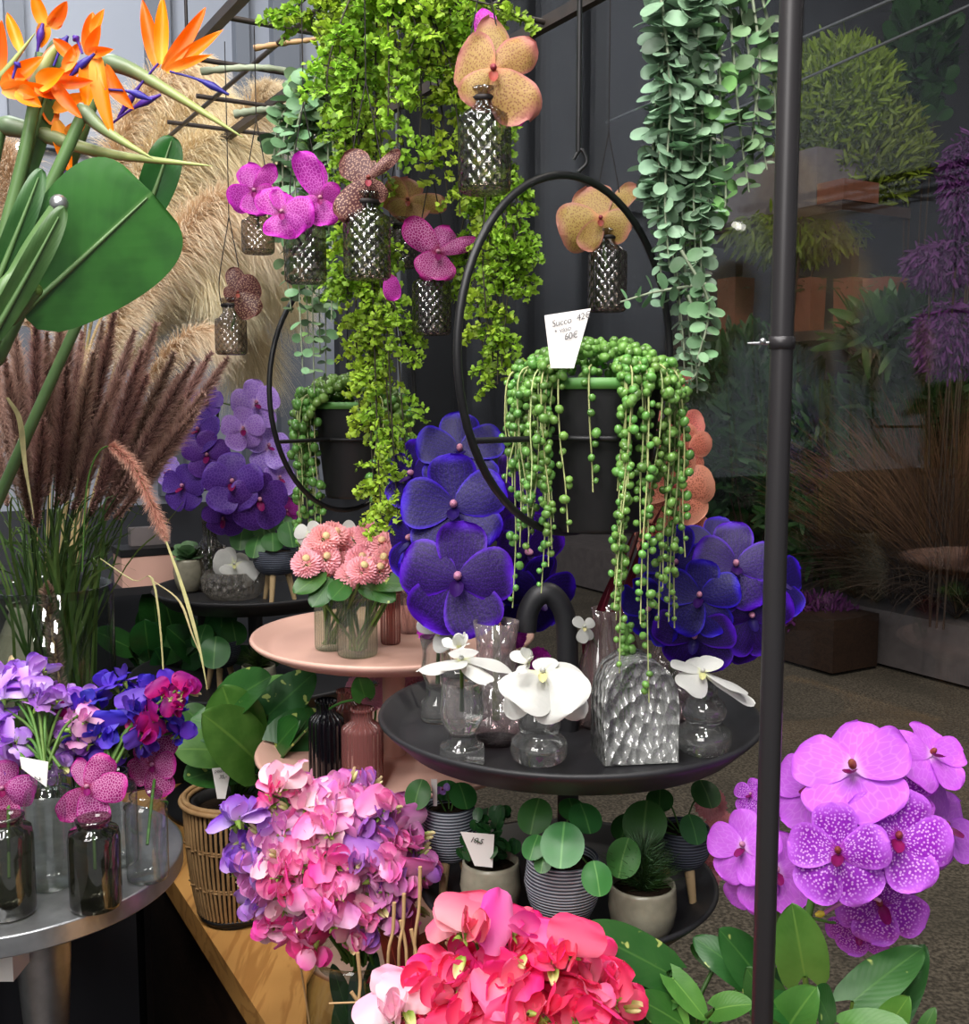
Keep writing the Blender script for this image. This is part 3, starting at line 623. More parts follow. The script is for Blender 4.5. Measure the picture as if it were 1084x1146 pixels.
# ------------------------------------------------------------------ bench, plinths
e = E('wooden_bench', 'long golden wooden bench carrying the basket and the tray stands', 'bench', W(1.08, .53, 0))
fbox(1.08, .5325, .806, 1.56, .375, .036).build('bench_top', K['oak'], e, smooth=False)
for u in (.36, 1.8):
    for v in (.40, .67): fbox(u, v, .394, .05, .05, .788).build('leg', K['darkwood'], e, smooth=False)
fbox(1.08, .385, .40, 1.38, .02, .77).build('side_panel', K['darkwood'], e, smooth=False)
for v in (.43, .67): fbox(1.08, v, .753, 1.38, .03, .07).build('apron', K['darkwood'], e, smooth=False)
BZ = .824
tag(fbox(1.56, .02, .49, .6, .46, .98).build('display_plinth', K['plinth'], None, W(1.56, .02, 0), smooth=False), 'charcoal display block under the tall grass vase', 'plinth')
tag(fbox(.86, -.06, .39, .34, .38, .78).build('low_pedestal', K['darkwood'], None, W(.86, -.06, 0), smooth=False), 'dark brown wooden block beneath the silver cake stand', 'pedestal')
tag(fbox(1.10, .16, .3, .5, .36, .6).build('storage_crate', K['darkwood'], None, W(1.1, .16, 0), smooth=False), 'dark brown wooden crate on the floor beside the bench', 'crate') if False else None
# ------------------------------------------------------------------ dark pole in front of everything
b = P(869, 573, .68); e = E('display_pole', 'dark grey round metal pole standing before the purple orchids', 'pole', (b[0], b[1], 0))
MB().tube(np.array([[b[0], b[1], .008], [b[0], b[1], 1.4], [b[0], b[1], 2.84]]), .0072, 20).build('pole_shaft', K['pole'], e)
MB().lathe([(.0005, 0), (.06, 0), (.06, .006), (.012, .012), (.0075, .02)], 24, (b[0], b[1], 0)).build('floor_plate', K['pole'], e)
lk = P(856, 384, .68); MB().lathe([(.0072, -.004), (.0082, -.0035), (.0082, .0035), (.0072, .004)], 18, (b[0], b[1], lk[2])).build('clip_band', K['pole'], e); m = MB(); m.tube(np.array([lk + [.002, 0, 0], lk - [.011, 0, 0]]), [.0014, .0006], 6); m.ball(lk - [.002, .002, -.001], .0022, 8, 6); m.build('clip', K['silver'], e)
# ------------------------------------------------------------------ hanging wire rack
GZ = 1.9
e = E('ceiling_rack', 'dark metal rack of bars and rungs hung above the display', 'rack', W(1.1, .5, GZ))
for v, u0, u1, w, th in ((.35, .62, 1.335, .018, .008), (.505, .62, 1.75, .018, .008), (.655, .62, 1.75, .016, .010)):
    fbox((u0 + u1) / 2, v, GZ, u1 - u0, w * .6, th * 1.3).build('side_bar', K['grid'], e, smooth=False)
for v in (.428, .58): MB().tube(np.array([W(.62, v, GZ), W(1.72, v, GZ)]), .003, 8).build('thin_bar', K['grid'], e)
for k in range(1, 8):
    u = .535 + .155 * k; MB().tube(np.array([W(u, .35 if u < 1.34 else .405, GZ), W(u, .665, GZ)]), .0032, 8).build('rung', K['grid'], e)
for u, v in ((.66, .35), (.66, .655), (1.3, .35), (1.6, .655)): MB().tube(np.array([W(u, v, GZ), W(u, v, 2.83)]), .002, 6).build('hanger_rod', K['wire'], e)
def rackz(p): return np.array([p[0], p[1], GZ])
# ================================================================== THINGS THAT HANG
def hoop_pot(hc, Y, R, ratio, hook_top, pot_c, pot_r, pot_h, label, plabel, strands, seed_spread, bead):
    """iron hoop on a hook (thing) and the black pot of string-of-pearls that sits in it (thing)"""
    c = np.asarray(hc); h = np.array([ratio, math.sqrt(1 - ratio ** 2), 0]); a = np.linspace(0, 2 * PI, 65)
    ring = c + R * (np.cos(a)[:, None] * h + np.sin(a)[:, None] * np.array([0, 0, 1.])); e = E('hanging_hoop', label, 'hanging hoop', c)
    MB().tube(ring, .0032, 10, False).build('hoop_ring', K['black'], e)
    top = c + [0, 0, R]; z = hook_top
    hk = smooth_path([top + [0, 0, .004], top + [.007, 0, .012], top + [.002, 0, .022], top + [-.004, 0, .014]], 14); m = MB().tube(hk, .0016, 7); m.tube(np.array([top + [0, 0, .02], [top[0], top[1], z]]), .0021, 8); m.build('hook_rod', K['black'], e)
    pr = pot_c[2] + pot_h * .62; zz = (pr - c[2]) / R; ww = math.sqrt(max(0, 1 - zz * zz)) * R
    rr = np.array([pot_c[0], pot_c[1], pr]); MB().tube(np.array([[c[0] - h[0] * ww, c[1] - h[1] * ww, pr], rr - h * pot_r * .98]), .0024, 8).build('cross_arm', K['black'], e)
    MB().tube(np.array([[c[0] + h[0] * ww, c[1] + h[1] * ww, pr], rr + h * pot_r * .98]), .0024, 8).build('cross_arm', K['black'], e)
    rp = rr + pot_r * .99 * np.stack([np.cos(a), np.sin(a), 0 * a], -1); MB().tube(rp, .0024, 8, False).build('pot_ring', K['black'], e)
    b = np.asarray(pot_c); p = E('pearl_plant', plabel, 'potted plant', b)
    MB().lathe([(.0005, 0), (pot_r * .70, 0), (pot_r * .74, .004), (pot_r * .98, pot_h * .93), (pot_r * 1.0, pot_h * .96)], 40, b).build('pot', K['pot_black'], p)
    MB().lathe([(pot_r * .99, pot_h * .93), (pot_r * 1.03, pot_h * .93), (pot_r * 1.04, pot_h), (pot_r * .97, pot_h), (pot_r * .95, pot_h * .92), (.0005, pot_h * .95)], 40, b).build('pot_sleeve', K['greenrim'], p)
    bd = MB().ball((0, 0, 0), (1, 1, 1.12), 8, 6); bt = (bd.V[0], bd.Q[0], bd.U[0])
    top_ = b + [0, 0, pot_h]; n = 420; q = R_.random(n); an = R_.random(n) * 2 * PI; rd = np.sqrt(q) * pot_r * seed_spread
    pos = top_ + np.stack([rd * np.cos(an), rd * np.sin(an), .02 * (1 - (rd / (pot_r * seed_spread)) ** 2) * 1.3 + R_.random(n) * .01 - .002 - .022 * np.maximum(0, rd / pot_r - .95) * 2], -1)
    fr = (rd * np.sin(an) < -pot_r * .82) & (np.abs(rd * np.cos(an) + pot_r * .15) < pot_r * .45); pos = pos[~fr]
    MB().inst(bt, pos, basis(rdir(len(pos)), rdir(len(pos))), bead * R_.uniform(.8, 1.25, len(pos))).build('bead_mat', K['pearl'], p)
    for (ang, L, out, wob) in strands:
        d = np.array([math.cos(ang), math.sin(ang), 0]); s = top_ + d * pot_r * .85 + [0, 0, .01]; o = top_ + d * pot_r * out
        w = R_.normal(size=3) * wob * [1, 1, 0]; path = smooth_path([s, o + [0, 0, .004], o - [0, 0, L * .35] + w * .5 + d * .004, o - [0, 0, L * .7] + w, o - [0, 0, L] + w * 1.4], 24)
        st = MB().tube(path, np.linspace(.0009, .0006, 24), 4, False).build('strand', K['pearlstem'], p)
        n = max(4, int(L / (bead * 2.1))); t = np.clip((np.arange(n) + R_.random(n) * .7) / n * .97 + .02, 0, 1); pp, T = along(path, t); rr_ = nrm(np.cross(T, rdir(n))); sz = bead * R_.uniform(.75, 1.15, n) * np.where(t > .85, .75, 1)
        MB().inst(bt, pp + rr_ * sz[:, None] * 1.15, basis(nrm(T * .3 + rr_), rdir(n)), sz).build('bead_foliage', K['pearl'], st)
    return e, p
# near hoop with its big pot
c2 = P(645, 400, .9); z_rack = GZ
st = []
for _ in range(17): st.append((R_.uniform(math.radians(192), math.radians(238)), R_.uniform(.07, .19), R_.uniform(1.1, 1.45), .006))
for _ in range(20): st.append((R_.uniform(math.radians(282), math.radians(350)), R_.uniform(.08, .215), R_.uniform(1.06, 1.3), .006))
for _ in range(8): st.append((R_.uniform(math.radians(-8), math.radians(50)), R_.uniform(.06, .16), R_.uniform(1.06, 1.25), .006))
for _ in range(6): st.append((R_.uniform(math.radians(140), math.radians(192)), R_.uniform(.05, .12), R_.uniform(1.06, 1.3), .005))
st += [(math.radians(285), .235, 1.05, .004), (math.radians(300), .26, 1.1, .004), (math.radians(256), .09, 1.06, .004)]
pb = P(668, 592, .9); pt = P(668, 424, .9)
hoop_pot(c2, .9, .146, .66, GZ, pb, .053, pt[2] - pb[2], 'large black iron hoop on a rod holding the pearl plant with a card', 'black pot of string of pearls in the large hoop, with a white card', st, 1.42, .0036)
c1 = P(390, 439, 1.4); st = []
for _ in range(22): st.append((R_.uniform(math.radians(150), math.radians(222)), R_.uniform(.06, .20), R_.uniform(1.1, 1.5), .006))
for _ in range(14): st.append((R_.uniform(math.radians(300), math.radians(400)), R_.uniform(.05, .14), R_.uniform(1.1, 1.45), .006))
pb1 = P(396, 556, 1.4); pt1 = P(396, 450, 1.4)
hoop_pot(c1, 1.4, .153, .5, GZ, pb1, .05, pt1[2] - pb1[2], 'smaller looking black iron hoop hanging behind the lime fern', 'black pot of string of pearls half hidden behind the lime fern', st, 1.5, .0055)
card('white wedge card with pencilled prices in the large pearl plant', [(609, 353), (661, 345), (642, 412), (616, 412)], .835,
     [('Succo', .12, .27, .19, 4), ('42€', .66, .22, .19, 6), ('+ vaso', .14, .42, .15, 5), ('60€', .34, .58, .19, 4)])
# ------------------------------------------------------------------ smoky bottles on wires
def hang_bottle(px, ny, sy, by, wpx, Y, label, tilt=0.):
    b = P(px, by, Y); r = S(wpx, Y) / 2; h = P(px, ny, Y)[2] - b[2]; nh = P(px, ny, Y)[2] - P(px, sy, Y)[2]
    e = E('hanging_bottle', label, 'hanging bottle', b, None); m = MB().lathe(bottle_prof(r, h, r * .5, nh, .0025), 40, b); m.build('bottle_glass', K['g_smoke'], e)
    MB().lathe([(r * .5 + .0008, h - .010), (r * .5 + .0022, h - .008), (r * .5 + .0008, h - .006)], 24, b).build('wire_collar', K['wire'], e)
    MB().lathe([(.0006, .0012), (r * .9, .0012), (r * .9, .004), (.0006, .005)], 30, b).build('thick_base', K['g_clear'], e)
    top = b + [0, 0, h - .008]; tw = np.array([b[0], b[1] + .004, min(GZ - .02, top[2] + .10)])
    for s in (-1, 1):
        q = top + [s * (r * .5 + .001), 0, 0]; MB().tube(smooth_path([q, q + [s * .002, .001, .03], tw], 10), .0006, 5, False).build('wire', K['wire'], e)
    MB().tube(np.array([tw, rackz(tw)]), .0006, 5, False).build('wire', K['wire'], e)
    return e
hang_bottle(542, 100, 127, 216, 58, .85, 'largest smoky bottle, hung high on wires with the spotted tan orchid')
hang_bottle(679, 257, 279, 349, 43, 1.06, 'smoky bottle hung inside the large hoop, above the white price card')
hang_bottle(411, 216, 240, 313, 52, .93, 'smoky bottle hung before the lime fern holding the dark brown orchid')
hang_bottle(342, 232, 251, 317, 46, 1.0, 'smoky bottle under the bright magenta orchid, beside the brown orchid bottle')
hang_bottle(289, 230, 246, 284, 36, 1.2, 'small smoky bottle under the two-lobed magenta orchid by the plumes')
hang_bottle(483, 296, 313, 375, 43, 1.06, 'smoky bottle under the open magenta orchid, hanging lowest before the dark panel')
hang_bottle(259, 334, 356, 397, 35, 1.25, 'small smoky bottle hung lowest, against the beige plumes')
hang_bottle(449, 244, 258, 300, 36, 1.15, 'smoky bottle half hidden behind the brown orchid bottle')
# ------------------------------------------------------------------ orchid heads in the hanging bottles: petals set one by one
def posed(label, cen, Y, D, petals, mat, lip='lip_mag', col='column', stem_to=None, name='orchid_bloom', ab=(.7, .42), nup=0.):
    """petals: (tip px, tip py, width px, depth of the tip towards (-) or away from (+) the viewer in m, optional material)"""
    c = P(cen[0], cen[1], Y); e = E(name, label, 'orchid bloom', c)
    for q in petals:
        t = P(q[0], q[1], Y + q[3]); d = t - c; L = np.linalg.norm(d); n = nrm(nrm(CAM - c) * (1 - nup) + UPV * nup + RT * (q[5] if len(q) > 5 else 0) + R_.normal(size=3) * .12)
        G, U = petal(L, S(q[2], Y) * (.8 if mat == 'magenta' else .9), ab[0], ab[1], R_.uniform(-.4, .1), R_.uniform(-.2, .1), .02 if mat == 'white' else .1, 3, 9, 12, .14, ph=R_.uniform(0, 6))
        MB().grid(G, U, M=(basis(d, n), c)).build('petal', K[q[4] if len(q) > 4 and q[4] else mat], e)
    B = face_basis(c); xform(lip_mb(D), B, c + B[:, 2] * .003).build('lip', K[lip], e); xform(MB().ball((0, .03 * D, .05 * D), (.045 * D, .045 * D, .07 * D)), B, c).build('column', K[col], e)
    if stem_to is not None:
        s = np.asarray(stem_to); MB().tube(smooth_path([c, c + [0, .012, -.004], (c + s) / 2 + [0, .006, 0], s], 10), .0016, 6).build('stalk', K['stem'], e)
    return e
posed('tan spotted orchid bloom standing in the highest bottle', (552, 78), .84, .06, [(513, 62, 70, 0.01), (598, 50, 46, .01), (590, 130, 62, -.01), (525, 118, 50, .0), (548, 22, 44, .015), (540, 6, 30, .02, 'magenta2'), (584, 140, 22, .012, 'magenta2')], 'tan', 'lip_brown', 'lip_brown', P(542, 150, .85))
posed('tan spotted orchid bloom with rosy edges inside the large hoop', (672, 245), 1.05, .05, [(626, 262, 62, 0), (712, 206, 26, .01), (656, 208, 52, .01), (706, 258, 44, -.005), (652, 280, 30, 0)], 'tan', 'lip_brown', 'lip_brown', P(679, 300, 1.06))
posed('dark brown orchid bloom with one folded petal to the side', (412, 200), .92, .045, [(378, 245, 34, -.005), (385, 172, 42, .01), (448, 168, 16, 0), (405, 175, 30, .015), (430, 225, 22, .005)], 'brown', 'lip_brown', 'lip_brown', P(411, 260, .93))
posed('bright magenta orchid bloom facing sideways with a tall upright petal', (358, 222), .98, .04, [(336, 170, 34, 0), (352, 176, 26, .012), (380, 212, 26, .008), (366, 252, 34, -.004), (340, 236, 26, 0)], 'magenta2', stem_to=P(342, 270, 1.0))
posed('netted magenta orchid bloom with a pale drooping lip petal', (315, 238), .97, .045, [(292, 212, 38, .008), (352, 236, 40, 0), (310, 264, 40, -.008), (338, 258, 36, -.004), (322, 214, 40, .01)], 'magenta2', stem_to=P(338, 275, 1.0))
posed('netted magenta orchid bloom by the beige plumes', (284, 214), 1.18, .05, [(277, 180, 34, .008), (256, 228, 36, 0), (308, 186, 22, .01), (286, 240, 36, -.008), (304, 222, 30, 0)], 'magenta2', stem_to=P(289, 255, 1.2))
posed('magenta orchid bloom turned upward in the lowest hanging bottle', (490, 283), 1.04, .05, [(453, 247, 40, 0), (503, 254, 42, .012), (534, 268, 22, 0), (498, 312, 40, -.008), (470, 308, 38, -.01)], 'magenta', stem_to=P(484, 330, 1.06))
posed('faded brownish orchid bloom against the beige plumes', (266, 328), 1.24, .04, [(262, 298, 24, 0), (291, 318, 34, .005), (286, 354, 34, -.003), (250, 330, 20, 0)], 'brown', 'lip_brown', 'lip_brown', P(259, 370, 1.25), ab=(.6, .45))
posed('yellowish tan orchid bloom behind the brown one', (456, 224), 1.14, .045, [(428, 212, 42, 0), (456, 198, 40, .01), (500, 230, 24, -.002), (474, 246, 34, 0), (442, 244, 34, 0)], 'tan', 'lip_brown', 'lip_brown', P(449, 275, 1.15))
m_ = MB(); c_ = P(436, 306, 1.0)
G_, U_ = petal(S(30, 1.0), S(20, 1.0), .6, .4, -.2, -.1, .05); m_.grid(G_, U_, M=(basis(P(441, 342, 1.0) - c_, nrm(CAM - c_)), c_)); tag(m_.build('orchid_petal', K['magenta2'], None, c_), 'single magenta petal hanging below the brown orchid bottle', 'petal')
# ------------------------------------------------------------------ hanging greenery
def hp(pts, Y): return smooth_path(PP(pts, Y), 30)
e = E('hanging_fern', 'lime maidenhair fern trailing past the smaller hoop', 'hanging plant', P(400, 10, 1.1))
pa = [hp([(395 + R_.uniform(-25, 30), 8), (400 + R_.uniform(-25, 25), 150), (410 + dx * .7, 300), (415 + dx, y1 * .8 + 40), (420 + dx, y1)], 1.1 + R_.uniform(-.03, .04)) for dx, y1 in ((-30, 330), (-15, 480), (0, 560), (12, 585), (25, 575), (36, 540), (-5, 420), (30, 400), (18, 500), (-20, 260), (0, 300), (8, 590))]
fern_strands(e, pa, 52, .034, 16, .0056, .35, 'fern')
e = E('hanging_fern', 'lime maidenhair fern hanging behind the highest bottle, tapering to a point', 'hanging plant', P(520, 0, 1.02))
pa = [hp([(500 + dx * .4, -10), (545 + dx * .5, 150), (548 + dx, 290), (552 + dx * .6, y1)], 1.04 + R_.uniform(-.03, .04)) for dx, y1 in ((-35, 340), (-18, 400), (0, 430), (15, 420), (28, 330), (38, 260), (-8, 380), (8, 430), (20, 380), (-28, 220), (30, 200))]
fern_strands(e, pa, 44, .032, 16, .0054, .3, 'fern2')
e = E('hanging_fern', 'broad lime fern tuft sprawling over the rack bars at the top', 'hanging plant', P(430, 5, 1.0))
pa = [hp([(430, -20), ((430 + x1) / 2, -20 + R_.uniform(-8, 14)), (x1, y1 * .5), (x1 + R_.uniform(-10, 10), y1)], .99 + R_.uniform(-.04, .05)) for x1, y1 in ((328, 22), (370, 120), (395, 160), (420, 175), (445, 190), (470, 170), (492, 215), (510, 240), (385, 60), (455, 110), (480, 90), (350, 40), (435, 130), (500, 120), (405, 100), (465, 60), (530, 40), (560, 18))]
fern_strands(e, pa, 36, .036, 16, .0058, .25, 'fern')
e = E('hanging_vine', 'dense grey green round-leaved vine falling from the rack before the window', 'hanging plant', P(770, -10, .97))
vz = [hp([(768 + R_.uniform(-40, 40), -20), (766 + dx * .9, 100), (762 + dx, 220), (765 + dx * .9 + kx, y1)], .97 + R_.uniform(-.03, .05)) for dx, y1, kx in ((-34, 215, 0), (-26, 345, 0), (-18, 300, 0), (-10, 400, 10), (0, 425, 10), (8, 440, 8), (14, 380, 4), (22, 330, 0), (30, 260, 0), (-30, 120, 0), (34, 180, 0), (4, 300, 0), (-6, 250, 0), (18, 410, 6), (-14, 420, 14), (26, 300, 0), (10, 200, 0), (-22, 240, 0))]
vine_strands(e, vz, .0092, .021, 'euc', lime=.06)
e = E('hanging_vine', 'thinner grey green vine beside the dark pole, curling outward', 'hanging plant', P(835, -10, .95))
vz = [hp(q, .95) for q in ([(825, -15), (838, 60), (848, 130), (858, 190)], [(815, -15), (822, 80), (830, 160), (838, 215)], [(850, -15), (862, 40), (866, 90), (868, 150)], [(805, 20), (806, 120), (812, 220), (806, 235)], [(840, -15), (850, 70), (842, 150), (846, 170)])]
vine_strands(e, vz, .011, .019, 'euc2', lime=.2)
e = E('hanging_vine', 'short grey green vine arching outward under the dense one', 'hanging plant', P(790, 330, .93))
vine_strands(e, [hp([(790, 318), (760, 322), (728, 328), (694, 338)], .93), hp([(762, 280), (790, 330), (792, 360), (780, 402)], .92), hp([(770, 330), (786, 380), (778, 420), (764, 428)], .93)], .0105, .017, 'euc2')
e = E('hanging_vine', 'round-leaved vine trailing from the rack behind the magenta orchids', 'hanging plant', P(345, 85, 1.22))
vz = [hp([(350 + R_.uniform(-20, 25), 82), (345 + dx, 150), (346 + dx, 260), (350 + dx * .8, y1)], 1.22 + R_.uniform(-.04, .05)) for dx, y1 in ((-36, 200), (-30, 350), (-22, 300), (-14, 420), (-6, 380), (2, 440), (10, 400), (18, 430), (26, 360), (32, 250), (-26, 250), (14, 300), (0, 280), (22, 220))]
vine_strands(e, vz, .011, .021, 'euc2', lime=.16)
for k, (a_, b_, lab) in enumerate((([(225, 80), (270, 76), (310, 77), (345, 88)], .0045, 'pale knobbly grey green stem lying across the rack rungs'), ([(262, 128), (285, 124), (305, 122), (322, 118)], .005, 'short leafy grey stem tip poking over the rack'), ([(284, 54), (320, 48), (350, 44), (372, 36)], .0035, 'brown rough twig resting on the upper rung'))):
    pth = PP(a_, 1.3 - k * .02); pth[:, 2] = np.maximum(pth[:, 2], 0)
    o = MB().tube(smooth_path(pth, 20), np.linspace(b_, b_ * .6, 20) * (1 + .18 * np.sin(np.arange(20) * 2.4)), 8).build('rough_twig', K['eucstem'] if k < 2 else K['rattan'], None, pth[0]); tag(o, lab, 'stem')
# ================================================================== LEFT: PLUMES, GRASSES, ORANGE FLOWERS, SILVER STAND
# big glass vase of purple fountain grass on the charcoal block
GV = PZ(62, 848, .984); GV = np.array([P(62, 848, 1.32)[0], 1.32, .983]); gr = S(68, 1.36); gtop = P(62, 655, 1.32)[2]
vessel('glass_vase', 'tall clear glass cylinder vase full of purple fountain grass', 'vase', GV, [(.0005, .002), (gr * .96, .002), (gr * .99, .008), (gr, .03), (gr, gtop - GV[2]), (gr - .003, gtop - GV[2] + .001), (gr - .004, gtop - GV[2] - .01)], 'g_vase', 48)
tips = [(12, 350), (40, 348), (5, 400), (68, 345), (92, 372), (115, 360), (60, 395), (128, 350), (150, 370), (30, 430), (175, 362), (140, 400), (195, 395), (165, 420), (216, 405), (236, 395), (255, 400), (205, 445), (100, 420), (185, 455), (80, 440), (228, 440), (48, 470), (-10, 380), (120, 450), (150, 470), (-15, 450), (20, 490), (82, 352), (105, 395), (160, 392), (52, 372), (200, 420), (170, 445), (130, 425), (18, 375), (220, 460), (75, 410)]
for i, (tx, ty) in enumerate(tips):
    Y1 = 1.30 + R_.uniform(-.10, .10); t = P(tx, ty, Y1); b = GV + np.array([R_.uniform(-.045, .045), R_.uniform(-.045, .045), .01]); mth = np.array([GV[0] + (tx - 75) * .0003, GV[1] + R_.uniform(-.03, .03), gtop])
    path = smooth_path([b, mth, mth + (t - mth) * .5 + UPV * .012, t], 30); e = E('fountain_grass_stem', 'feathery purple brown grass stem fanning from the tall glass vase', 'grass stem', b, 'purple fountain grass in the tall vase')
    MB().tube(path, np.linspace(.0012, .0007, 30), 5).build('stalk', K['stem_dk'], e); m = MB(); n0 = R_.uniform(.52, .6)
    hairs(m, path, 3000, (.014, .027), (16, 46), .0004, 2, .1, lambda q: np.clip((1.02 - q) * 7, .15, 1) * np.clip((q - n0) * 9, .3, 1), t0=n0); hairs(m, path, 520, (.005, .008), (40, 80), .0012, 1, t0=n0)
    m.build('seed_head', K['fgrass'], e)
    for _ in range(2):
        a = R_.uniform(0, 2 * PI); q0 = b + [0, 0, .02]; q1 = mth + np.array([math.cos(a) * .03, math.sin(a) * .03, R_.uniform(-.02, .02)]); q2 = q1 + np.array([math.cos(a) * R_.uniform(.01, .07), math.sin(a) * .04, R_.uniform(.03, .11)]); pp = smooth_path([q0, q1, q2, q2 + np.array([math.cos(a) * .03, 0, R_.uniform(-.03, .04)])], 14)
        wd = np.linspace(.0028, .0004, 14)[:, None] * nrm(np.array([math.sin(a), -.2, .3])); G = np.stack([pp - wd, pp + wd], 1); MB().grid(G).build('leaf_blade', K['blade'], e)
# the one drooping pink spike and the pale dry blades
t = [P(92, 640, 1.2), P(98, 540, 1.2), P(118, 500, 1.19), P(148, 520, 1.18), P(170, 565, 1.17), P(186, 604, 1.17)]
path = smooth_path(t, 40); e = E('fountain_grass_stem', 'drooping rosy grass spike arching out over the vase rim', 'grass stem', t[0]); MB().tube(path, .001, 5).build('stalk', K['stem'], e); m = MB()
hairs(m, path, 1900, (.009, .016), (25, 60), .00032, 2, .1, lambda q: np.clip((1.03 - q) * 8, .3, 1), t0=.42); hairs(m, path, 400, (.004, .006), (40, 80), .0009, 1, t0=.42); m.build('seed_head', K['fgrass_pink'], e)
for lab, pts, w in (('long pale grass blade curving down beside the dark trays', [(186, 606), (205, 660), (222, 720), (232, 772)], .0022), ('pale dry grass blade bent down past the vase rim', [(112, 625), (150, 650), (172, 652), (183, 760), (178, 830)], .0014), ('broad dry blade hanging in front of the grass stems', [(8, 445), (22, 470), (28, 520), (38, 580)], .0032), ('thin pale blade looping at the vase rim', [(168, 648), (200, 672), (215, 710), (225, 735)], .0013)):
    pp = smooth_path(PP(pts, 1.16), 18); wd = np.concatenate([np.linspace(.5, 1, 8), np.linspace(1, .15, 10)])[:, None] * w * nrm(np.array([1, .1, .25])); m = MB().grid(np.stack([pp - wd, pp + [0, -.0006, 0], pp + wd], 1)); tag(m.build('grass_blade', K['blade_dry' if 'green' not in lab else 'blade'], None, pp[0]), lab, 'grass blade')
# a thick brown seed head standing inside the vase
e = E('seed_spike', 'stout brown seed spike standing inside the tall glass vase', 'seed head', P(72, 838, 1.27)); path = smooth_path([P(78, 838, 1.27), P(66, 760, 1.27), P(56, 690, 1.27), P(52, 650, 1.27)], 24); MB().tube(path, .002, 6).build('stalk', K['twig'], e); m = MB(); hairs(m, path, 1600, (.010, .014), (40, 70), .0008, 1, 0, lambda q: np.clip((1.02 - q) * 6, .3, 1)); m.build('seed_head', K['fgrass'], e)
# ------------------------------------------------------------------ pampas plumes
def pampas(pts, Y, lab, n=12000, L=(.05, .13), grp=None, w=.0006):
    path = smooth_path(PP(pts, Y), 40); e = E('pampas_plume', lab, 'pampas grass', path[0], grp); MB().tube(path, np.linspace(.0028, .001, 40), 6).build('stalk', K['pampas_stem'], e); m = MB()
    hairs(m, path, n, L, (6, 62), w, 3, .6, lambda q: np.clip((1.03 - q) * 4, .3, 1) * np.clip((q - .3) * 5, .35, 1), t0=.30); m.build('plume', K['pampas'], e); return e
pampas([(70, 700), (100, 450), (150, 290), (220, 190), (290, 120), (300, 100)], 1.75, 'tall beige plume leaning toward the rack bars')
pampas([(75, 700), (120, 440), (180, 300), (250, 260), (300, 290), (318, 330)], 1.9, 'wide beige plume bending over the small smoky bottle')
pampas([(60, 700), (90, 420), (110, 250), (150, 130), (200, 85), (235, 70)], 1.8, 'beige plume rising behind the orange flowers')
pampas([(70, 700), (110, 480), (170, 370), (230, 330), (270, 370), (285, 410)], 1.98, 'beige plume drooping beside the purple orchid spray')
pampas([(60, 700), (90, 430), (140, 300), (190, 200), (240, 160), (300, 180)], 1.72, 'beige plume spread right behind the paddle leaf tip')
pampas([(50, 700), (60, 470), (80, 340), (130, 260), (190, 240), (240, 300)], 1.75, 'beige plume hanging below the paddle leaf')
pampas([(40, 700), (40, 430), (30, 330), (20, 250), (5, 180), (-20, 140)], 1.75, 'beige plume at the picture edge behind the green stalks')
pampas([(70, 700), (120, 500), (165, 425), (200, 385), (228, 372), (248, 380)], 1.6, 'small beige plume rising among the purple grass heads', 5200, (.03, .07))
pampas([(60, 700), (80, 520), (95, 430), (120, 380), (135, 340), (150, 300)], 1.5, 'narrow beige plume standing upright among the purple grass', 5200, (.02, .05))
pampas([(70, 700), (105, 460), (160, 330), (215, 250), (262, 225), (290, 240)], 1.66, 'beige plume filling the middle between the leaf and the smoky bottle')
pampas([(70, 700), (100, 470), (140, 360), (185, 290), (225, 280), (250, 330)], 1.72, 'beige plume with its tip turned down above the purple grass')
pampas([(60, 700), (95, 400), (140, 230), (190, 150), (225, 120), (262, 118)], 1.78, 'beige plume just below the level beak of the orange flower')
pv = np.array([P(60, 760, 1.7)[0], 1.72, .982])
vessel('plume_jar', 'grey stoneware jar hidden behind the grass vase holding the plumes', 'jar', np.array([pv[0], 1.66, .981]), [(.0005, 0), (.05, 0), (.07, .05), (.07, .13), (.045, .19), (.05, .2), (.042, .2)], 'pot_stone', 32)
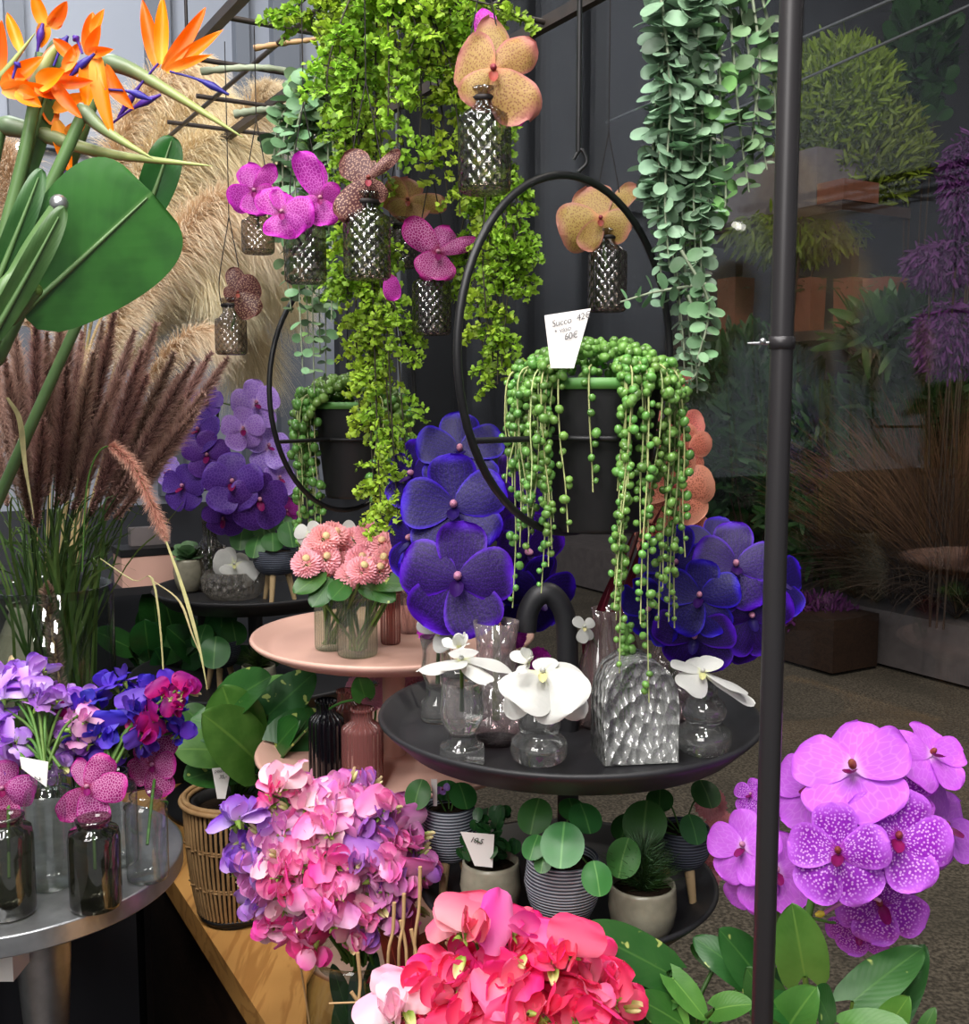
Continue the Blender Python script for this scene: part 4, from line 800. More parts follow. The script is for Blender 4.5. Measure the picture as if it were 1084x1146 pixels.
# ------------------------------------------------------------------ bird of paradise
BV = np.array([-.66, 1.12, 0.])
vessel('flower_bucket', 'tall dark bucket holding the orange bird of paradise stems', 'bucket', BV, [(.0005, 0), (.09, 0), (.10, .02), (.115, 1.24), (.12, 1.25), (.108, 1.25), (.1, .05)], 'pot_black', 32)
def paradise(lab, stem, beak, petals, tongues, Y, th=20):
    """stem px path, beak px path, orange sepals (root, tip, width px), indigo tongues (root, tip)"""
    sp_ = PP(stem, Y); root = np.array([BV[0] + R_.uniform(-.04, .04), BV[1] + R_.uniform(-.04, .04), 1.1]); path = smooth_path(np.vstack([root[None], sp_]), 30); e = E('bird_of_paradise', lab, 'bird of paradise', root)
    MB().tube(path, np.linspace(.0075, .0055, 30), 10).build('stem', K['bop_stem'], e)
    bp = smooth_path(PP(beak, Y), 26); r = S(th, Y) / 2; s = np.linspace(0, 1, 26); MB().tube(bp, r * (np.clip(.45 + s * 5, 0, 1) * (1 - s) ** .75 + .03), 14).build('spathe', K['spathe'], e)
    for q in petals:
        a, t = P(q[0], q[1], Y + (q[5] if len(q) > 5 else 0)), P(q[2], q[3], Y + R_.uniform(-.015, .015)); d = t - a
        G, U = petal(np.linalg.norm(d) * 1.08, S(q[4], Y) * .82, .5, .85, .5, R_.uniform(-.12, .12), .02, 2, 7, 12, .35, fold=.25); MB().grid(G, U, M=(basis(d, nrm(nrm(CAM - a) + R_.normal(size=3) * .3)), a)).build('sepal', K['orange'], e)
    for q in tongues:
        a, t = P(q[0], q[1], Y - .004), P(q[2], q[3], Y - .004); d = t - a; m = MB(); s = np.linspace(0, 1, 12); m.tube(smooth_path([a, (a + t) / 2 + UPV * .003, t], 12), .0012 + .0028 * np.exp(-((s - .72) / .16) ** 2), 7); m.build('tongue', K['bluetongue'], e)
    return e
paradise('orange bird of paradise with its beak pointing down toward the rack', [(-20, 420), (30, 300), (80, 180), (118, 75)], [(112, 66), (150, 80), (205, 112), (272, 154)], [(176, 76, 160, 4, 20), (180, 72, 182, 2, 19, -.004), (182, 78, 228, 14, 20), (186, 80, 246, 38, 17), (186, 80, 232, 62, 13)], [(178, 70, 132, 132), (190, 80, 256, 106)], 1.12)
paradise('orange bird of paradise with a long level beak below the others', [(-40, 430), (-20, 300), (-10, 200), (2, 140)], [(-5, 138), (40, 148), (120, 172), (238, 186)], [(64, 135, 80, 192, 22), (76, 150, 96, 135, 18), (58, 140, 52, 112, 22), (84, 200, 146, 212, 10), (60, 124, 105, 108, 20)], [(72, 180, 72, 212), (120, 142, 180, 106)], 1.10, 24)
paradise('orange bird of paradise whose sepals hang down mid cluster', [(-25, 420), (10, 300), (60, 200), (96, 120)], [(88, 118), (110, 140), (140, 160), (172, 178)], [(100, 68, 98, 118, 24), (110, 62, 120, 142, 26), (118, 74, 143, 118, 26), (96, 60, 104, 16, 24), (100, 60, 124, 56, 14), (98, 62, 112, 30, 16), (84, 66, 62, 46, 18), (88, 72, 60, 96, 20), (104, 40, 116, 12, 14)], [(118, 100, 170, 112), (56, 112, 106, 60), (92, 60, 82, 40)], 1.06, 18)
paradise('orange bird of paradise standing topmost at the picture corner', [(-30, 400), (0, 280), (30, 160), (46, 60)], [(30, 118), (42, 90), (56, 62), (72, 42)], [(50, 30, 38, -6, 18), (54, 28, 72, 2, 20), (50, 26, 46, 52, 18), (56, 30, 70, 22, 14)], [(38, 82, 48, 26), (60, 74, 76, 40)], 1.08, 26)
paradise('orange bird of paradise cut by the picture edge with a reddish beak', [(-60, 420), (-50, 300), (-46, 200), (-40, 140)], [(-50, 150), (-20, 110), (10, 75), (40, 36)], [(10, 80, 36, 108, 18), (24, 60, 8, 14, 16), (60, 92, 92, 130, 20), (64, 90, 100, 92, 18), (70, 80, 88, 50, 16), (2, 98, 46, 66, 22), (2, 100, 54, 100, 24), (-4, 90, 0, 28, 20), (44, 98, 72, 80, 26), (40, 96, 62, 110, 20), (20, 100, 44, 118, 24)], [(14, 88, 22, 70)], 1.05, 14)
# big paddle leaves and stalks
def paddle(lab, stem, pts, width, Y, tiltn, mat='bop_leaf', bend=-.1, fold=.1, ab=(.5, .42)):
    b, t = P(pts[0][0], pts[0][1], Y), P(pts[1][0], pts[1][1], Y + (pts[1][2] if len(pts[1]) > 2 else 0)); root = np.array([BV[0] + R_.uniform(-.04, .04), BV[1] + R_.uniform(-.04, .04), 1.1]); e = E('paddle_leaf', lab, 'leaf', root); path = smooth_path(np.vstack([root[None], PP(stem, Y), b[None]]), 24)
    MB().tube(path, np.linspace(.007, .0042, 24), 9).build('leaf_stalk', K['bop_stem'], e); d = t - b; G, U = petal(np.linalg.norm(d), S(width, Y), ab[0], ab[1], .0, bend, .02, 2, 13, 22, .3, fold=fold); MB().grid(G, U, M=(basis(d, nrm(nrm(CAM - b) + np.asarray(tiltn))), b)).build('blade', K[mat], e)
    rib = [b + d * s + nrm(CAM - b) * .0012 + nrm(nrm(CAM - b) + np.asarray(tiltn)) * bend * np.linalg.norm(d) * s * s for s in np.linspace(0, .96, 12)]; MB().tube(np.array(rib), np.linspace(.0034, .0008, 12), 7).build('midrib', K['bop_stem'], e); return e
paddle('large glossy paddle leaf hanging in front of the beige plumes', [(-30, 460), (0, 400)], [(24, 352), (172, 216, .03)], 150, 1.02, (.05, 0, -.1), bend=-.06, fold=-.05, ab=(.55, .24))
paddle('pale paddle leaf end peeking behind the beak of the level flower', [(60, 420), (120, 300)], [(160, 250), (196, 152)], 40, 1.2, (.2, 0, .1), bend=-.15)
paddle('narrow dark paddle leaf standing upright at the picture edge', [(-40, 460), (-24, 380)], [(-14, 340), (50, 190)], 28, 1.0, (.3, 0, .1), 'bop_leaf_dk')
paddle('rolled grey green leaf rising beside the topmost flower', [(-20, 440), (10, 300)], [(20, 220), (72, 42)], 30, 1.09, (.4, 0, .1), 'bop_leaf_dk')
paddle('narrow green paddle leaf crossing low before the plumes', [(-50, 470), (-30, 420)], [(-20, 395), (76, 235)], 30, .98, (.4, 0, 0), 'bop_leaf_dk')
for lab, pts in (('pale cut stalk end poking out among the leaves', [(-30, 400), (10, 360), (40, 325)]), ('cut green stalk with a silver tip below the orange flowers', [(-20, 400), (20, 300), (66, 228)])):
    pth = np.vstack([[BV + [.02, 0, 1.1]], PP(pts, 1.0)]); e = E('cut_stalk', lab, 'stalk', pth[0]); MB().tube(smooth_path(pth, 20), .0062, 10).build('stalk_shaft', K['bop_stem'], e); d_ = nrm(pth[-1] - pth[-2]); m = MB().ball(pth[-1], .0085 if 'silver' in lab else .0064, 12, 8); m.build('stalk_tip', K['silver' if 'silver' in lab else 'stem'], e)
# ------------------------------------------------------------------ silver stand and what stands on it
SCx = PZ(8, 962, 1.06); SZ = 1.06; SR = S(186, 1.05)
e = E('silver_cake_stand', 'round silver cake stand with a fluted stem carrying the bottles', 'cake stand', [SCx[0], SCx[1], .78])
MB().lathe([(.0005, -.019), (SR - .004, -.019), (SR - .001, -.0185), (SR, -.0175), (SR, -.017), (SR, -.0015), (SR, -.001), (SR - .001, -.0002), (SR - .002, 0), (SR - .004, 0), (.0005, 0)], 72, [SCx[0], SCx[1], SZ]).build('stand_plate', K['silver'], e)
sx = np.array([P(70, 1100, SCx[1] - .02)[0] * .55 + SCx[0] * .45, SCx[1], .78]); hh = SZ - .019 - .78
MB().lathe([(.0005, 0), (.07, 0), (.07, .006), (.05, .014), (.026, .03), (.018, .05), (.024, .062), (.024, .068), (.015, .075), (.02, .1), (.025, hh - .08), (.026, hh - .03), (.034, hh - .008), (.034, hh)], 40, sx).build('stand_stem', K['silver'], e)
def onS(px, py): return PZ(px, py, SZ)
for lab, px, py, w, ty, mat, nk in (('dark smoky bottle at the front of the silver stand, under the netted orchid', 108, 1014, 57, 915, 'g_dark', .62), ('dark smoky bottle cut by the picture edge on the silver stand', 12, 1022, 56, 912, 'g_dark', .62),
        ('clear glass bottle behind the dark ones holding lilac sweet peas', 58, 990, 52, 866, 'g_clear', .6), ('clear glass bottle near the edge of the silver stand', 166, 983, 46, 888, 'g_clear', .7), ('clear bottle at the back of the stand under the violet-blue bunch', 132, 965, 46, 862, 'g_clear', .6)):
    b = onS(px, py); Y = b[1]; r = S(w, Y * 1.04) / 2; h = P(px, ty, Y)[2] - b[2]; vessel('glass_bottle', lab, 'bottle', b, bottle_prof(r, h, r * nk, h * .14), mat, 32)
# magenta netted orchids
posed('netted magenta orchid bloom facing out over the front dark bottle', (97, 882), .93, .05, [(123, 846, 42, .012), (86, 850, 26, .015), (68, 916, 38, 0), (110, 928, 46, -.012), (141, 880, 44, 0)], 'magenta', stem_to=onS(108, 1010) + [0, 0, .03], name='orchid_bloom')
posed('netted magenta orchid bloom cut by the picture edge', (2, 884), .94, .05, [(6, 850, 40, .01), (38, 888, 48, 0), (8, 926, 42, -.01), (-30, 880, 44, 0), (-20, 915, 40, 0)], 'magenta', stem_to=onS(12, 1020) + [0, 0, .03])
posed('netted magenta orchid bloom tucked below the violet-blue bunch', (170, 857), 1.02, .05, [(192, 818, 40, .012), (196, 856, 40, 0), (184, 892, 42, -.008), (146, 868, 42, 0), (158, 830, 34, .01)], 'magenta', stem_to=onS(166, 980) + [0, 0, .03])
card('small white price card among the lilac sweet peas', [(22, 847), (54, 853), (52, 881), (24, 860)], .895, [('2,5', .62, .55, .3, -80)])
lil = onS(58, 990) + [0, 0, .11]
bouquet(P(36, 812, 1.0), S(60, 1.0), lil, 16, .030, lambda d, i: (['sp_lilac', 'sp_violet'] if d[0] < .1 else ['sp_violet', 'sp_mauve', 'sp_lilac']), 'lilac sweet pea stem in the clear bottle on the silver stand', 'lilac sweet peas on the silver stand', (1, .8, .9), (3, 5), .4)
for q in range(2): pea_stem(lil, P(88 - q * 4, 800 + q * 22, .98), nrm(np.array([.8, -.5, .1])), 2, ['sp_orchid'], .030, 'pinkish sweet pea stem reaching out from the lilac bunch toward the violet-blue one', 'outreaching sweet peas')
vb = onS(132, 965) + [0, 0, .10]
bouquet(P(138, 812, 1.02), S(52, 1.0), vb, 17, .030, lambda d, i: (['sp_blue', 'sp_indigo', 'sp_blue'] if i % 9 else ['sp_wine']), 'violet-blue sweet pea stem in the bunch beside the grass vase', 'violet-blue sweet peas on the silver stand', (1, .8, .9), (3, 5), .1)
for q in range(3): pea_stem(vb, P(186 + q * 6, 800 - q * 14, 1.0), nrm(np.array([.5, -.6, .3])), 2, ['sp_wine'], .026, 'wine red sweet pea stem with a green bud beside the violet-blue bunch', 'wine red sweet peas', bud=True)
bx = P(2, 1080, .93); tag(MB().box(bx + [-.03, .03, 0], (.08, .06, .032)).build('small_box', K['card'], None, bx + [-.03, .03, -.016], smooth=False), 'small white box at the picture edge beneath the silver stand', 'box')
# ================================================================== BENCH: TRAY STANDS AND WHAT STANDS ON THEM
def tray_stand(name, label, base, tiers, mat, pole_r, top=None, hook=None):
    """tiers: (z, radius, rim); one central post with round trays"""
    e = E(name, label, 'tiered stand', base); b = np.asarray(base, float)
    MB().lathe([(.0005, 0), (tiers[-1][1] * .75, 0), (tiers[-1][1] * .75, .008), (tiers[-1][1] * .3, .016), (pole_r, .03)], 48, b).build('stand_foot', K[mat], e)
    zt = tiers[0][0] if top is None else top
    if hook is None: MB().tube(np.array([b + [0, 0, .02], [b[0], b[1], zt - .002]]), pole_r, 18).build('post', K[mat], e)
    else: MB().tube(smooth_path(np.vstack([[b + [0, 0, .02], [b[0], b[1], (b[2] + zt) / 2], [b[0], b[1], zt]], hook]), 60), pole_r, 18).build('post', K[mat], e)
    for z, R, rim in tiers: MB().lathe(tray_prof(R, rim), 72, (b[0], b[1], z)).build('tray', K[mat], e)
    return e
# ---- black stand at the centre
T1, T2 = 1.178, 1.008
tc = PZ(632, 816, T1); Y0 = tc[1]; R1 = S(211, Y0 * 1.03); R2 = S(163, Y0 * 1.06)
hz = lambda px, py: P(px, py, Y0 + .045)
tc = np.array([tc[0], tc[1], BZ]); px0 = P(628, 760, Y0)[0]
tb = np.array([P(636, 815, Y0)[0], Y0, BZ])
hk = [P(635, 735, Y0), P(632, 690, Y0), P(618, 666, Y0), P(602, 667, Y0), P(591, 684, Y0), P(588, 706, Y0)]
tray_stand('tiered_tray_stand', 'black tiered tray stand with a cane shaped handle, in the middle of the bench', tb, [(T1, R1, .02), (T2, R2, .02)], 'black_matte', .0105, T1 + .01, np.array(hk))
# ---- dusty pink stand behind it
KP1, KP2 = 1.204, 1.062
pc = PZ(440, 718, KP1); pb_ = np.array([pc[0], pc[1], BZ])
e = tray_stand('tiered_tray_stand', 'dusty pink two-plate stand carrying the pink daisies', pb_, [(KP1, S(160, pc[1]), .012), (KP2, S(150, pc[1] * 1.05), .010)], 'pink_metal', .014)
# ---- black stand at the back
B1, B2 = 1.172, 1.03
bc = PZ(285, 668, B1); bb = np.array([bc[0], bc[1], BZ])
tray_stand('tiered_tray_stand', 'black tiered tray stand at the back under the purple orchid spray', bb, [(B1, S(112, bc[1]), .02), (B2, S(140, bc[1]), .02)], 'black_matte', .012)
on1 = lambda px, py: PZ(px, py, T1); on2 = lambda px, py: PZ(px, py, T2); onp = lambda px, py: PZ(px, py, KP1); onq = lambda px, py: PZ(px, py, KP2); onb = lambda px, py: PZ(px, py, B1); onc = lambda px, py: PZ(px, py, B2)
# ------------------------------------------------------------------ vases on the centre tray
def vz_(b, pxw, Yk=1.03): return S(pxw, b[1] * Yk)
def pv_(b, pts, H):                                         # profile in pixels (half width, height above the base) -> metres
    k = S(1, b[1] * 1.02); return [(max(.0005, x * k), y * k) for x, y in pts]
b = on1(517, 855); vessel('bud_vase', 'clear bud vase with a round bulb on a block foot, under the upturned white orchid', 'bud vase', b, pv_(b, [(0, 0), (24, 0), (25.5, 2), (25.5, 20), (24, 23), (18, 25), (15, 34), (15, 38), (20, 44), (24, 54), (25, 64), (24, 76), (23, 92), (25, 104), (29, 114), (27.5, 114), (22, 96)], 1), 'g_bulb', 40); bV1 = b
b = on1(603, 853); vessel('bud_vase', 'clear double bulb vase under the broad drooping white orchid', 'bud vase', b, pv_(b, [(0, 0), (22, 0), (30, 6), (33, 16), (31, 26), (24, 33), (22, 36), (24, 44), (23, 54), (18, 62), (16, 70), (20, 76), (18, 76), (14, 68)], 1), 'g_bulb', 40); bV2 = b
b = on1(787, 842); vessel('bud_vase', 'clear double bulb vase near the tray edge, below the blue orchid spray', 'bud vase', b, pv_(b, [(0, 0), (22, 0), (29, 6), (32, 15), (30, 26), (22, 33), (19, 36), (24, 44), (25, 50), (22, 58), (15, 64), (14, 72), (17, 80), (15, 80), (12, 70)], 1), 'g_bulb', 40); bV4 = b
b = on1(711, 852); k = S(1, b[1] * 1.02); m = MB(); aa = [(-43, 2), (-43, 66), (-40, 88), (-31, 106), (-15, 118), (0, 121), (15, 118), (31, 106), (40, 88), (43, 66), (43, 2)]
front = np.array([[x * k, -.014, y * k] for x, y in aa]); rows = []
for dy, s in ((-.022, .93), (-.025, .97), (-.025, 1.0), (.025, 1.0), (.025, .97), (.022, .93)):
    q = front.copy(); q[:, 1] = dy; q[:, 0] *= s; q[:, 2] = q[:, 2] * (s * .5 + .5); rows.append(q)
rows = [np.tile(rows[0].mean(0), (len(aa), 1)) * [1, 1, 1]] + rows + [np.tile(rows[-1].mean(0), (len(aa), 1))]
m.grid(np.stack(rows), None, True); Rz = basis_z(np.array([.12, .1, 1.]), np.array([0, 1., 0])); ang = math.radians(8); Rz = np.array([[math.cos(ang), -math.sin(ang), 0], [math.sin(ang), math.cos(ang), 0], [0, 0, 1]]); m.V = [v @ Rz.T + b + [0, .012, 0] for v in m.V]
tag(m.build('crystal_vase', K['crystal'], None, b), 'arched hammered crystal vase standing foremost on the black tray', 'vase'); bV3 = b
b = on1(555, 828); vessel('cut_glass_vase', 'round cut glass vase with a tall neck holding the left blue orchid spray', 'vase', b, pv_(b, [(0, 0), (30, 0), (42, 12), (47, 30), (43, 48), (30, 66), (23, 84), (22, 110), (26, 136), (24, 136), (20, 100)], 1), 'g_cut', 48); bV5 = b
b = on1(490, 806); vessel('bud_vase', 'small clear bud vase at the back edge of the black tray by the pink stand', 'bud vase', b, pv_(b, [(0, 0), (17, 0), (19, 3), (19, 22), (13, 30), (14, 44), (19, 56), (17, 80), (20, 96), (18, 96)], 1), 'g_bulb', 32); bV6 = b
b = on1(682, 812); vessel('twisted_vase', 'tall blush vase of twisted glass behind the crystal one', 'vase', b, pv_(b, [(0, 0), (30, 0), (36, 6), (39, 30), (37, 60), (28, 96), (20, 122), (22, 134), (20, 134), (18, 118)], 1), 'g_twist', 48, None, (9, .03)); bV7 = b
b = on1(752, 812); vessel('cut_glass_vase', 'blush cut glass vase holding the right blue orchid spray', 'vase', b, pv_(b, [(0, 0), (26, 0), (32, 8), (34, 30), (31, 60), (22, 90), (17, 104), (20, 116), (18, 116)], 1), 'g_cut', 48); bV8 = b
b = on1(664, 790) * 1.0; b = on1(664, 788)
def top_of(b, hp_): return b + [0, 0, S(hp_, b[1] * 1.02)]
# white orchids
posed('white orchid bloom lying flat on the block footed bud vase, face up', (516, 738), .87, .05, [(468, 742, 40, -.02), (574, 744, 46, .0), (502, 752, 34, -.04), (548, 760, 34, -.03), (520, 724, 40, .045)], 'white', 'lip_yellow', 'white', bV1 + [0, 0, .05], nup=.8)
bloom('orchid_lip', 'pale yellow cupped orchid lip standing on the flat white bloom', 'orchid bloom', P(513, 724, .865), S(44, .87), 'white', 'star', 0, .9, 10, 'lip_yellow', 'white', None, 55, skip=())
posed('broad white orchid bloom drooping over the double bulb vase', (607, 752), .845, .06, [(640, 798, 84, -.02), (574, 786, 76, -.02), (562, 800, 40, 0), (655, 772, 56, .01), (652, 802, 42, .012), (612, 736, 34, .02)], 'white', 'lip_yellow', 'white', bV2 + [0, 0, .04], ab=(.6, .4), nup=.25)
bloom('orchid_lip', 'cupped pale lip of an orchid atop the broad drooping bloom', 'orchid bloom', P(592, 741, .835), S(46, .84), 'white', 'star', -.5, .7, 20, 'lip_yellow', 'white', None, 50)
posed('white orchid bloom hanging sideways from the vase below the blue spray', (786, 752), .92, .05, [(752, 738, 22, 0), (768, 770, 44, -.02), (838, 774, 26, 0), (842, 790, 26, .01), (800, 734, 36, .012), (772, 736, 24, .02)], 'white', 'lip_yellow', 'white', bV4 + [0, 0, .05], nup=.55)
posed('white orchid bloom behind the left blue spray, on the small bud vase', (490, 706), 1.03, .04, [(466, 698, 18, 0), (502, 726, 34, -.01), (482, 690, 30, 0), (512, 712, 26, 0)], 'white', 'lip_yellow', 'white', bV6 + [0, 0, .04])
posed('small white orchid bloom in the twisted vase neck', (654, 702), 1.01, .03, [(642, 692, 14, 0), (664, 694, 14, 0), (650, 720, 16, 0), (662, 716, 12, 0)], 'white', 'lip_yellow', 'white', bV7 + [-.012, 0, .08])
# blue orchid sprays
V = lambda px, py, Y, d, dx, dy, r=0: (P(px, py, Y), S(d, Y), dx, dy, r)
spray('orchid_spray', 'tall violet-blue orchid spray rising beside the large hoop', 'orchid', [bV5 + [0, 0, .02], bV5 + [0, 0, .1], P(546, 650, 1.07), P(530, 570, 1.09), P(520, 500, 1.1)],
      [V(514, 506, 1.07, 104, .05, .5), V(508, 568, 1.035, 124, -.1, .1, 4), V(512, 648, 1.01, 136, -.05, -.05, -4), V(462, 532, 1.08, 84, -.9, .2), V(462, 604, 1.06, 100, -1.0, -.1, 10), V(578, 560, 1.09, 110, .9, .0), V(588, 620, 1.07, 110, .9, -.2, 8), V(486, 640, 1.06, 90, -.6, -.3), V(600, 664, 1.06, 96, .7, -.5)], 'blue', lip='lip_blue', r=.0042)
spray('orchid_spray', 'violet-blue orchid spray leaning right behind the dark pole', 'orchid', [bV8 + [0, 0, .02], bV8 + [0, 0, .09], P(768, 690, 1.0), P(800, 655, .99), P(860, 625, .98)],
      [V(757, 632, .97, 92, -.4, .15), V(823, 634, .95, 104, .1, .2), V(783, 668, .94, 92, -.15, .0), V(840, 690, .95, 96, .25, -.2), V(778, 712, .95, 98, -.2, -.45), V(728, 682, .97, 84, -.7, -.5), V(868, 650, .98, 90, .9, .1), V(820, 712, .97, 84, .2, -.6), V(800, 610, .99, 80, 0, .7)], 'blue', r=.0042)
# salmon spotted orchid behind the pot
spray('orchid_spray', 'salmon spotted orchid spray standing behind the large pearl plant', 'orchid', [bV7 + [0, 0, .02], bV7 + [0, 0, .10], P(700, 640, 1.04), P(730, 540, 1.06), P(752, 420, 1.08)],
      [V(752, 428, 1.08, 52, .5, .3), V(758, 480, 1.07, 66, .3, .2), V(770, 505, 1.05, 62, .8, .0), V(756, 548, 1.04, 92, .2, .0), V(764, 595, 1.05, 60, .3, -.3, 0, ), V(738, 600, 1.07, 60, -.2, -.2)], 'salmon', lip='lip_brown', col='lip_brown', stem='stem_red', r=.003)
for lab, pts in (('long dark red leaf standing in the twisted vase', [(672, 770), (668, 700), (690, 640), (712, 590)]), ('dark red leaf bent toward the salmon orchid', [(684, 770), (690, 700), (716, 620), (744, 560)]), ('dark red leaf low in the twisted vase', [(664, 770), (656, 720), (668, 690), (684, 650)])):
    pp = smooth_path(PP(pts, bV7[1]), 16); wd = np.sin(np.linspace(.35, PI - .02, 16))[:, None] * .0055 * np.array([.9, .3, .1]); tag(MB().grid(np.stack([pp - wd, pp + [0, .001, 0], pp + wd], 1)).build('strap_leaf', K['dracaena'], None, pp[0]), lab, 'leaf')
# succulent cutting in the crystal vase
e = E('succulent_cutting', 'green trailing succulent stem standing in the crystal vase', 'cutting', bV3 + [-.015, .01, .02]); path = smooth_path(PP([(690, 812), (697, 770), (702, 730), (700, 700)], bV3[1] + .012), 14); MB().tube(path, .003, 7).build('stalk', K['stem'], e)
pp, T = along(path, R_.random(26) * .75 + .25); mm = MB().ball((0, 0, 0), (1, 1, 1.3), 7, 5); MB().inst((mm.V[0], mm.Q[0], mm.U[0]), pp + rdir(26) * .005, basis(rdir(26), rdir(26)), .0034).build('fleshy_leaves', K['pearl'], e)
# ------------------------------------------------------------------ bright magenta tufts behind the black tray, on the pink stand
def pompon(label, p, r, mat='bellis', eye=True, n=70, group=None, dx=0., dy=.4, name='pink_daisy', stem_to=None, cat='daisy'):
    e = E(name, label, cat, p, group); B = face_basis(np.asarray(p), dx, dy); m = MB(); N = 150; k = np.arange(N) + 5.5
    ct = 1 - k / N * 1.25; st_ = np.sqrt(1 - np.minimum(1, ct * ct)); fi = k * 2.39996; d = np.stack([st_ * np.cos(fi), st_ * np.sin(fi), ct], -1)
    y = nrm(d * [1, 1, .55] + [0, 0, .12]); z = nrm(np.stack([-np.cos(fi) * .3, -np.sin(fi) * .3, np.ones(N)], -1)); m.inst(PET, d * r * [.42, .42, .36], basis(y, z), r * .54 * R_.uniform(.85, 1.1, N))
    xform(m, B, p).build('petal_ruff', K[mat], e)
    if eye: xform(MB().ball((0, 0, r * .74), (r * .24, r * .24, r * .12), 10, 6), B, p).build('flower_eye', K['bellis_eye'], e)
    if stem_to is not None: MB().tube(smooth_path([p, p - B[:, 2] * r * .6 - [0, 0, r * .4], np.asarray(stem_to)], 8), .0019, 5).build('stalk', K['stem'], e)
    return e
PET = tmpl(*petal(1, .30, .5, .45, .3, .1, 0, nu=5, nv=6, claw=.3))
K['magpom'] = grad('bright_magenta_floret', (232, 90, 224), (196, 50, 190), 1, .6)
b = onp(600, 742)
# ------------------------------------------------------------------ pink stand: bottles with daisies
def ribbed(label, b, w, topy, mat, px, neck=.8, nh=.12): 
    r = S(w, b[1] * 1.0) / 2; h = P(px, topy, b[1])[2] - b[2]; return vessel('ribbed_bottle', label, 'bottle', b, bottle_prof(r, h, r * neck, h * nh), mat, 40)
bF1, bF2 = onp(400, 733), onp(370, 726)
ribbed('ribbed frosted bottle nearest on the pink stand, full of daisy stems', bF1, 46, 655, 'g_frost', 400, .85); ribbed('ribbed frosted bottle second on the pink stand, beside the nearest one', bF2, 36, 650, 'g_frost', 370, .85)
ribbed('narrow beige bottle right of the frosted ones on the pink stand', onp(437, 720), 23, 655, 'g_pinkrib', 437, .8); ribbed('blush bottle with green stems at the right on the pink stand', onp(458, 708), 24, 650, 'g_twist', 458, .8)
hs = [(352, 618), (378, 610), (372, 632), (396, 606), (402, 628), (420, 612), (424, 640), (434, 626), (440, 604), (392, 646), (352, 640), (343, 632), (412, 600), (444, 644), (362, 604), (384, 622), (410, 648), (432, 650), (364, 626), (388, 634), (404, 640), (416, 630), (430, 612), (440, 622), (356, 612), (372, 600)]
for i, (x, y) in enumerate(hs):
    p = P(x, y, 1.19 + R_.uniform(-.03, .05) + (.03 if y < 615 else 0)); pompon('round pink daisy head in the bunch on the pink stand', p, S(19, 1.2), 'bellis', True, group='pink daisies on the pink stand', dx=R_.uniform(-.5, .5), dy=R_.uniform(.1, .8), stem_to=(bF1 if i % 2 else bF2) + [R_.uniform(-.009, .009), R_.uniform(-.008, .008), .006])
for i, (x, y) in enumerate(((445, 606), (455, 598), (460, 614), (450, 620))): pompon('paler pink daisy head behind the main bunch, next to the blue orchids', P(x, y, 1.3), S(17, 1.3), 'bellis', False, group='paler daisies behind the bunch', dx=R_.uniform(-.4, .6), dy=.3, stem_to=onp(458, 706) + [0, 0, .05])
for i, (x0, y0, x1, y1, lab) in enumerate(((365, 640, 330, 660, 'dark green daisy leaf drooping at the edge of the pink bunch'), (390, 650, 372, 668, 'dark green daisy leaf over the second frosted bottle'), (400, 655, 440, 666, 'dark green daisy leaf over the nearest frosted bottle'), (410, 652, 452, 650, 'dark green daisy leaf reaching toward the blue orchids'), (372, 648, 350, 676, 'small dark green leaf hanging below the pink bunch'))):
    bs, d, n, L, Wd = px_leaf(x0, y0, 1.18, x1, y1, 26, -.03, .6); G, U = petal(L, Wd, .6, .5, .1, -.15, .03); tag(MB().grid(G, U, M=(basis(d, n), bs)).build('daisy_leaf', K['pothos_dk'], None, bs), lab, 'leaf')
for lab, c, pts in (('white orchid bloom behind the pink daisies, left one', (345, 598), [(330, 592, 20, 0), (356, 586, 20, 0), (336, 610, 18, 0), (356, 606, 18, 0)]), ('white orchid bloom behind the pink daisies, right one', (382, 596), [(370, 590, 18, 0), (398, 590, 24, 0), (376, 604, 16, 0), (394, 604, 20, 0)])): posed(lab, c, 1.30, .035, pts, 'white', 'lip_yellow', 'white', bF2 + [0, .04, .06])
# lower plate of the pink stand
ribbed('black ribbed bottle on the lower pink plate', onq(366, 874), 41, 783, 'g_blackrib', 366, .55, .2); ribbed('dark pink ribbed bottle on the lower pink plate, next to the black one', onq(406, 882), 48, 792, 'g_pinkrib', 406, .5, .2); ribbed('dusky pink ribbed bottle behind the black and pink pair', onq(388, 848), 40, 772, 'g_pinkrib', 388, .5, .2)
for i, (x, y) in enumerate(((402, 770), (414, 782), (420, 766), (462, 770), (476, 764), (488, 772), (470, 782), (484, 760), (456, 760))): pompon('pale pink ruffled blossom beneath the pink plate', P(x, y, 1.42), S(17, 1.42), 'sp_pale', False, group='pale blossoms under the pink plate', dx=R_.uniform(-.4, .4), dy=.3, name='ruffled_blossom', cat='blossom', stem_to=np.array([P(x, 870, 1.42)[0], 1.42, KP2 + .002]))
for i, (x, y, lab) in enumerate(((602, 740, 'bright magenta tuft peeking out beside the broad white orchid'), (574, 712, 'violet floret behind the neck of the cut glass vase'), (482, 706, 'violet floret behind the small bud vase'))): pompon(lab, P(x, y, 1.12), S(17, 1.12), 'magpom', False, dx=.1, dy=.2, name='floret_tuft', cat='floret', stem_to=P(x, 770, 1.1))
